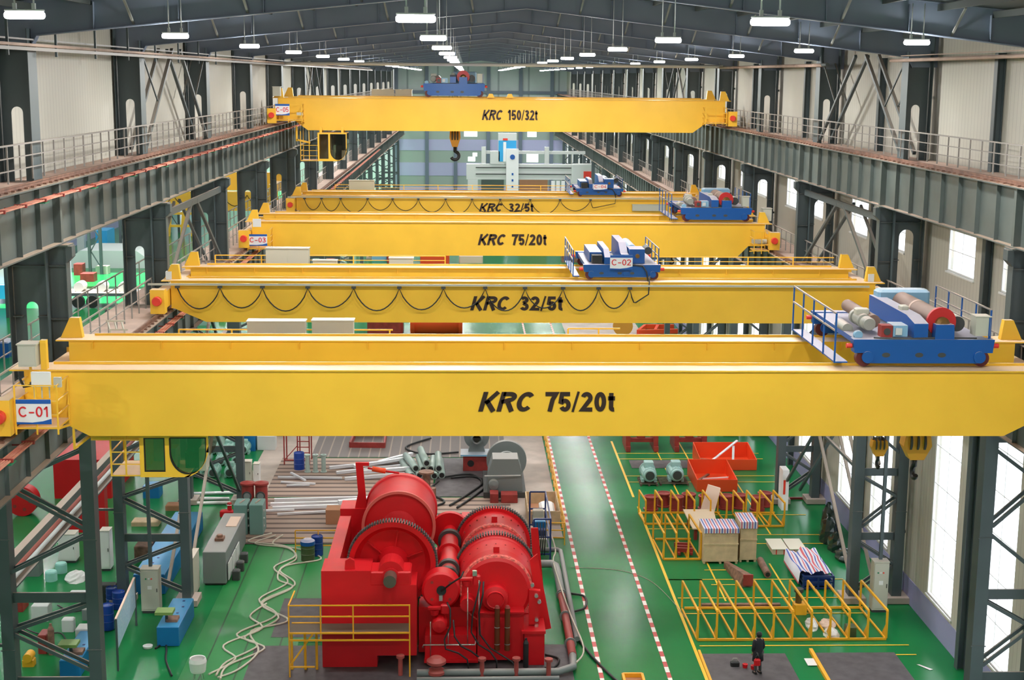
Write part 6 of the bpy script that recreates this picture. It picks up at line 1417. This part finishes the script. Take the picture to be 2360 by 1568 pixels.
t = tag(MB().bar((-16.0, 40, 6.1), (-16.0, 130, 6.1), .3, .3).build('pipe_beam', GIRD, None, (-16.0, 40, 6.1)), 'dusty grey beam above the pipes left of the columns', 'beam')
t = tag(MB().bar((-16.9, 40, 4.4), (-16.9, 98, 4.4), .8, .06).build('pipe_shelf', STEEL, None, (-16.9, 40, 4.4)), 'grey shelf carrying the three left pipes', 'shelf')
for k in range(5): tag(MB().bar((-14.95, CY[3+k]+.0, 4.3), (-17.4, CY[3+k], 4.3), .1).build('pipe_bracket', STEEL, None, (-16, CY[3+k], 4.3)), 'bracket holding the left pipes on the %s column' % ordinal(k+1), 'bracket', 'left pipe brackets')
for i, (x, y, wx, wy, h, m_, lb, nm) in enumerate((
    (-16.4, 58.5, .9, .6, .5, GREY, 'low grey machine part between the nearest left column legs', 'machine_part'),
    (-16.2, 60.6, .7, .5, .8, DARK, 'dark machine block beside the blue drums', 'machine_block'),
    (-17.6, 60.8, .8, .5, .35, OWHITE, 'off-white low box left of the nearest left column', 'low_box'),
    (-16.0, 66.5, .8, 1.2, .6, RUSTW, 'rusty part stack behind the tall white cabinet', 'part_stack'),
    (-17.3, 71.5, 1.4, .8, .25, WOOD, 'wooden boards on the floor of the next bay', 'board_stack'),
    (-16.1, 74.2, 1.2, .7, .3, CARD, 'brown crate left of the red valve', 'low_crate'),
    (-17.8, 76.5, .9, 1.0, .7, BLUE2, 'small blue machine behind the red column', 'small_machine'),
    (-20.5, 64.0, .7, .7, .9, GREY, 'grey machine left of the aqua tanks', 'machine'),
    (-19.8, 59.5, .6, .9, .6, DRED, 'dark red block at the left edge near the green floor', 'block'),
    (-16.9, 57.2, .5, .4, .55, OWHITE, 'small off-white welding unit behind the nearest column', 'welding_unit'))):
    bx(nm, lb, nm.split('_')[-1], m_, x, x+wx, y, y+wy, 0, h, .04)
hose([(-17.9, 60.2), (-17.0, 59.4), (-16.2, 59.9), (-15.6, 58.9)], .03, BLK, 'black cable on the green floor behind the nearest left column')
hose([(-18.6, 57.6), (-17.7, 56.9), (-16.9, 57.0), (-16.3, 56.1), (-15.6, 56.5)], .03, BLK, 'black cable curling behind the blue bed at lower left')
# far part of the next bay
t = thing('machine_cover', 'long pale grey machine cover far back in the next bay', 'machine', (-44, 172, 0)); MB().prism([(-47.4, 0), (-38.5, 0), (-38.5, 1.3), (-39.6, 2.1), (-46.3, 2.1), (-47.4, 1.3)], 'y', 172, 180).build('cover', OWHITE, t)
bx('blue_cabinet', 'bright cyan cabinet far back in the next bay', 'cabinet', CYAN, -48.0, -46.5, 186, 190, 0, 3.0)
bx('sign_cabinet', 'white cabinet with a red stripe left of the cyan cabinet', 'cabinet', OWHITE, -50.4, -49.5, 186, 187, 0, 2.4)
bx('red_box', 'red box before the pale machine cover', 'box', DRED, -45.4, -44.4, 165.6, 167, 0, 1.3); bx('work_bench', 'low red bench right of the red box', 'bench', DRED, -43.3, -41.8, 160.4, 162, 0, .9)
bx('cream_box', 'cream box with dark windows before the machine cover', 'box', CAB, -43.2, -41.8, 166.8, 168, 0, .9)
t = thing('flat_trailer', 'trailer with large wheels standing in the next bay', 'trailer', (-38, 143, 0)); MB().box(-42, -33, 142, 145, 1.2, 1.5).build('bed', STEEL, t)
for x in (-38.6, -37.2): MB().cyl((x, 141.8, .65), .62, .4, 'y', 20).build('wheel', BLK, t)
for k in range(4): MB().lathe([(.0001, 143), (.5, 143), (.5, 144.5)], (-41+k*2.2, 0, 1.95), 'y', 18).build('load', OWHITE, t)
t = thing('blue_truck', 'blue and white truck at the left edge in the next bay', 'truck', (-47, 146, 0)); MB().bbox(-48.6, -46.2, 144.5, 147, .5, 2.0, .1).build('cab', CYAN, t); MB().box(-48.6, -46.4, 145, 155, 2.0, 4.0).build('load', WHITE, t)
for y in (145.2, 150, 153): MB().cyl((-46.6, y, .5), .5, .3, 'x', 18).build('wheel', BLK, t)
t = thing('yellow_gantry', 'yellow ladder-like gantry leg far back in the next bay', 'gantry', (-41.5, 207, 0))
for x in (-43, -41, -39.5): MB().bar((x, 207, 0), (x+.8, 207, 7.5), .5).build('leg', YEL, t)
for z in (1.5, 3.3, 5.1, 6.9): MB().bar((-43, 207, z), (-39, 207, z), .35).build('rung', YEL, t)
bx('blue_bin', 'bright blue open bin at the left edge of the next bay', 'bin', BLUE, -38.6, -37.5, 116.3, 118.5, 0, 1.3, .1)
r_ = random.Random(4)
XY = [(r_.uniform(-33, -16.5), r_.uniform(84, 200)) for i in range(46)]
RK = [sum(1 for j in range(i % 8, 46, 8) if XY[j][1] < XY[i][1]) for i in range(46)]
for i in range(46):
    x, y = XY[i]; h = r_.uniform(.3, 1.2); wd = r_.uniform(.5, 1.8)
    nm = ('stored_machine', 'storage_crate', 'machine_part', 'steel_drum')[i % 4]; m_ = (GREY, DRED, OWHITE, STEEL, TEAL, WOOD, LBLUE, RUSTW)[i % 8]
    cn = {0: 'grey', 1: 'dark red', 2: 'off-white', 3: 'dark grey', 4: 'teal', 5: 'plywood', 6: 'light blue', 7: 'rusty'}[i % 8]
    lab = '%s %s in the next bay, %s nearest of its kind' % (cn, nm.replace('_', ' '), ordinal(RK[i]))
    if nm == 'steel_drum': o = MB().lathe([(.0001, 0), (wd*.4, 0), (wd*.4, h), (wd*.36, h+.03), (.0001, h)], (x, y, 0), 'z', 16).build(nm, m_, None, (x, y, 0))
    elif nm == 'machine_part': o = MB().prism([(x-wd/2, 0), (x+wd/2, 0), (x+wd*.4, h*.6), (x+wd*.1, h), (x-wd*.3, h), (x-wd*.45, h*.5)], 'y', y, y+wd*1.3).build(nm, m_, None, (x, y, 0))
    else: o = MB().bbox(x-wd/2, x+wd/2, y, y+wd*1.4, 0, h, .06).build(nm, m_, None, (x, y, 0))
    tag(o, lab, nm.split('_')[-1], 'stock on the next bay floor')
# ================================================================= FAR PART OF THE MAIN HALL
t = thing('red_coupling', 'orange-red machine seen in the slot between the first two cranes', 'machine', (-3, 128, 0))
MB().cyl((-5.0, 129, 1.0), 1.3, 4.6, 'x', 28).build('drum', ORED, t)
for x in (-5.1, -.75): MB().cyl((x, 129, 1.0), 1.55, .35, 'x', 28).build('drum_flange', ORED, t)
MB().bbox(-9.0, -5.8, 127.8, 130.5, 0, 1.3, .2).build('base', DRED, t)
t = thing('low_red_frame', 'orange-red open frame right of the lane between the first two cranes', 'frame', (18, 128, 0))
for a, b in (((15.6, 128), (19.3, 128.6)), ((16.6, 131), (19.3, 131)), ((15.6, 128), (16.6, 131)), ((17.2, 128.3), (17.8, 131))): MB().bar((*a, .2), (*b, .2), .25, .4).build('frame_bar', ORED, t)
tag(MB().cyl((14.1, 127, .9), .9, .3, 'y', 28).build('ochre_wheel', mat('ochre', (.60, .30, .03), .5), None, (14.1, 127, 0)), 'ochre round wheel standing right of the lane', 'wheel')  # plain round wheel standing on its rim
for i, (x, y, wd, h, m_, lb) in enumerate(((-8.5, 178, 3, 1.2, DRED, 'dark red machine left in the slot behind the second crane'), (-4, 177, 3.6, 1.5, ORED, 'orange-red machine in the slot behind the second crane'), (.5, 178, 3, 1.0, PINK, 'pale red machine beside the lane behind the second crane'), (14, 179, 4, 1.4, RUSTW, 'rusty machine right of the lane behind the second crane'), (17.2, 178, 2.2, 1.2, DRED, 'dark red block near the right wall behind the second crane'), (-11, 180, 2, 2.0, LBLUE, 'blue-grey machine at left behind the second crane'))):
    t = thing('far_machine', lb, 'machine', (x, y, 0)); MB().bbox(x-wd/2, x+wd/2, y, y+3, 0, h, .15).build('machine_body', m_, t); MB().cyl((x-wd*.2, y-.01+.5, h), .5, 1.5, 'y', 18).build('roller', m_, t)
# white gantry milling machine
g = thing('gantry_mill', 'large pale grey gantry milling machine far back with a blue-topped ram', 'machine', (8, 200, 0))
MB().box(-.1, 15.9, 200, 202, 8.9, 11.0).build('cross_beam', OWHITE, g)
for z in (9.6, 10.5): MB().box(1.2, 14.8, 199.9, 199.99, z, z+.12).build('beam_rail', DARK, g)
MB().box(.1, 1.5, 200, 202, 0, 8.89).build('gantry_column', OWHITE, g); MB().box(14.3, 15.8, 200, 202, 0, 8.89).build('gantry_column', OWHITE, g)
MB().box(5.4, 7.1, 198.6, 199.8, 4.5, 13.2).build('ram', SIGNW, g); MB().box(4.3, 6.85, 199.85, 200.9, 11.1, 15.3).build('ram_panel', OWHITE, g)
MB().box(4.35, 6.8, 199.8, 199.84, 11.4, 14.3).build('blue_panel', CYAN, g); MB().box(5.0, 5.4, 199.76, 199.795, 11.4, 14.1).build('white_stripe', SIGNW, g); MB().box(4.95, 5.6, 199.76, 199.795, 14.32, 14.6).build('red_mark', RSOFT, g)
MB().cyl((6.25, 198.55, 12.1), .35, .04, 'y', 20).build('badge', SIGNB, g)
for k in range(5): MB().box(6.15, 6.4, 198.56, 198.59, 6.2+k*.85, 6.5+k*.85).build('lettering_mark', SIGNB, g)
MB().box(2.2, 16.5, 201, 202, 12.4, 12.8).build('top_walkway', OWHITE, g); MB().box(3.2, 4.5, 199.8, 200.8, 11.1, 12.8).build('motor_box', OWHITE, g)
for x in (2.0, 10.8): MB().box(x, x+.6, 200.5, 201.2, 11.1, 13.4).build('frame_post', OWHITE, g)
MB().bbox(14.5, 18.2, 198.5, 200, 8.5, 11.2, .1).build('operator_cabin', OWHITE, g); MB().box(16.1, 17.2, 198.4, 198.49, 9.3, 10.2).build('red_reel', RSOFT, g)
MB().box(2.0, 5.2, 203, 204, 0, 8.8).build('rear_column', GREY, g); MB().box(7.5, 11.5, 205, 206, 0, 8.6).build('brown_partition', CARD, g)
for k in range(4): MB().box(11.7+k*.7, 12.2+k*.7, 199.5, 199.6, 6.5, 8.8).build('window_unit', SIGNW, g)
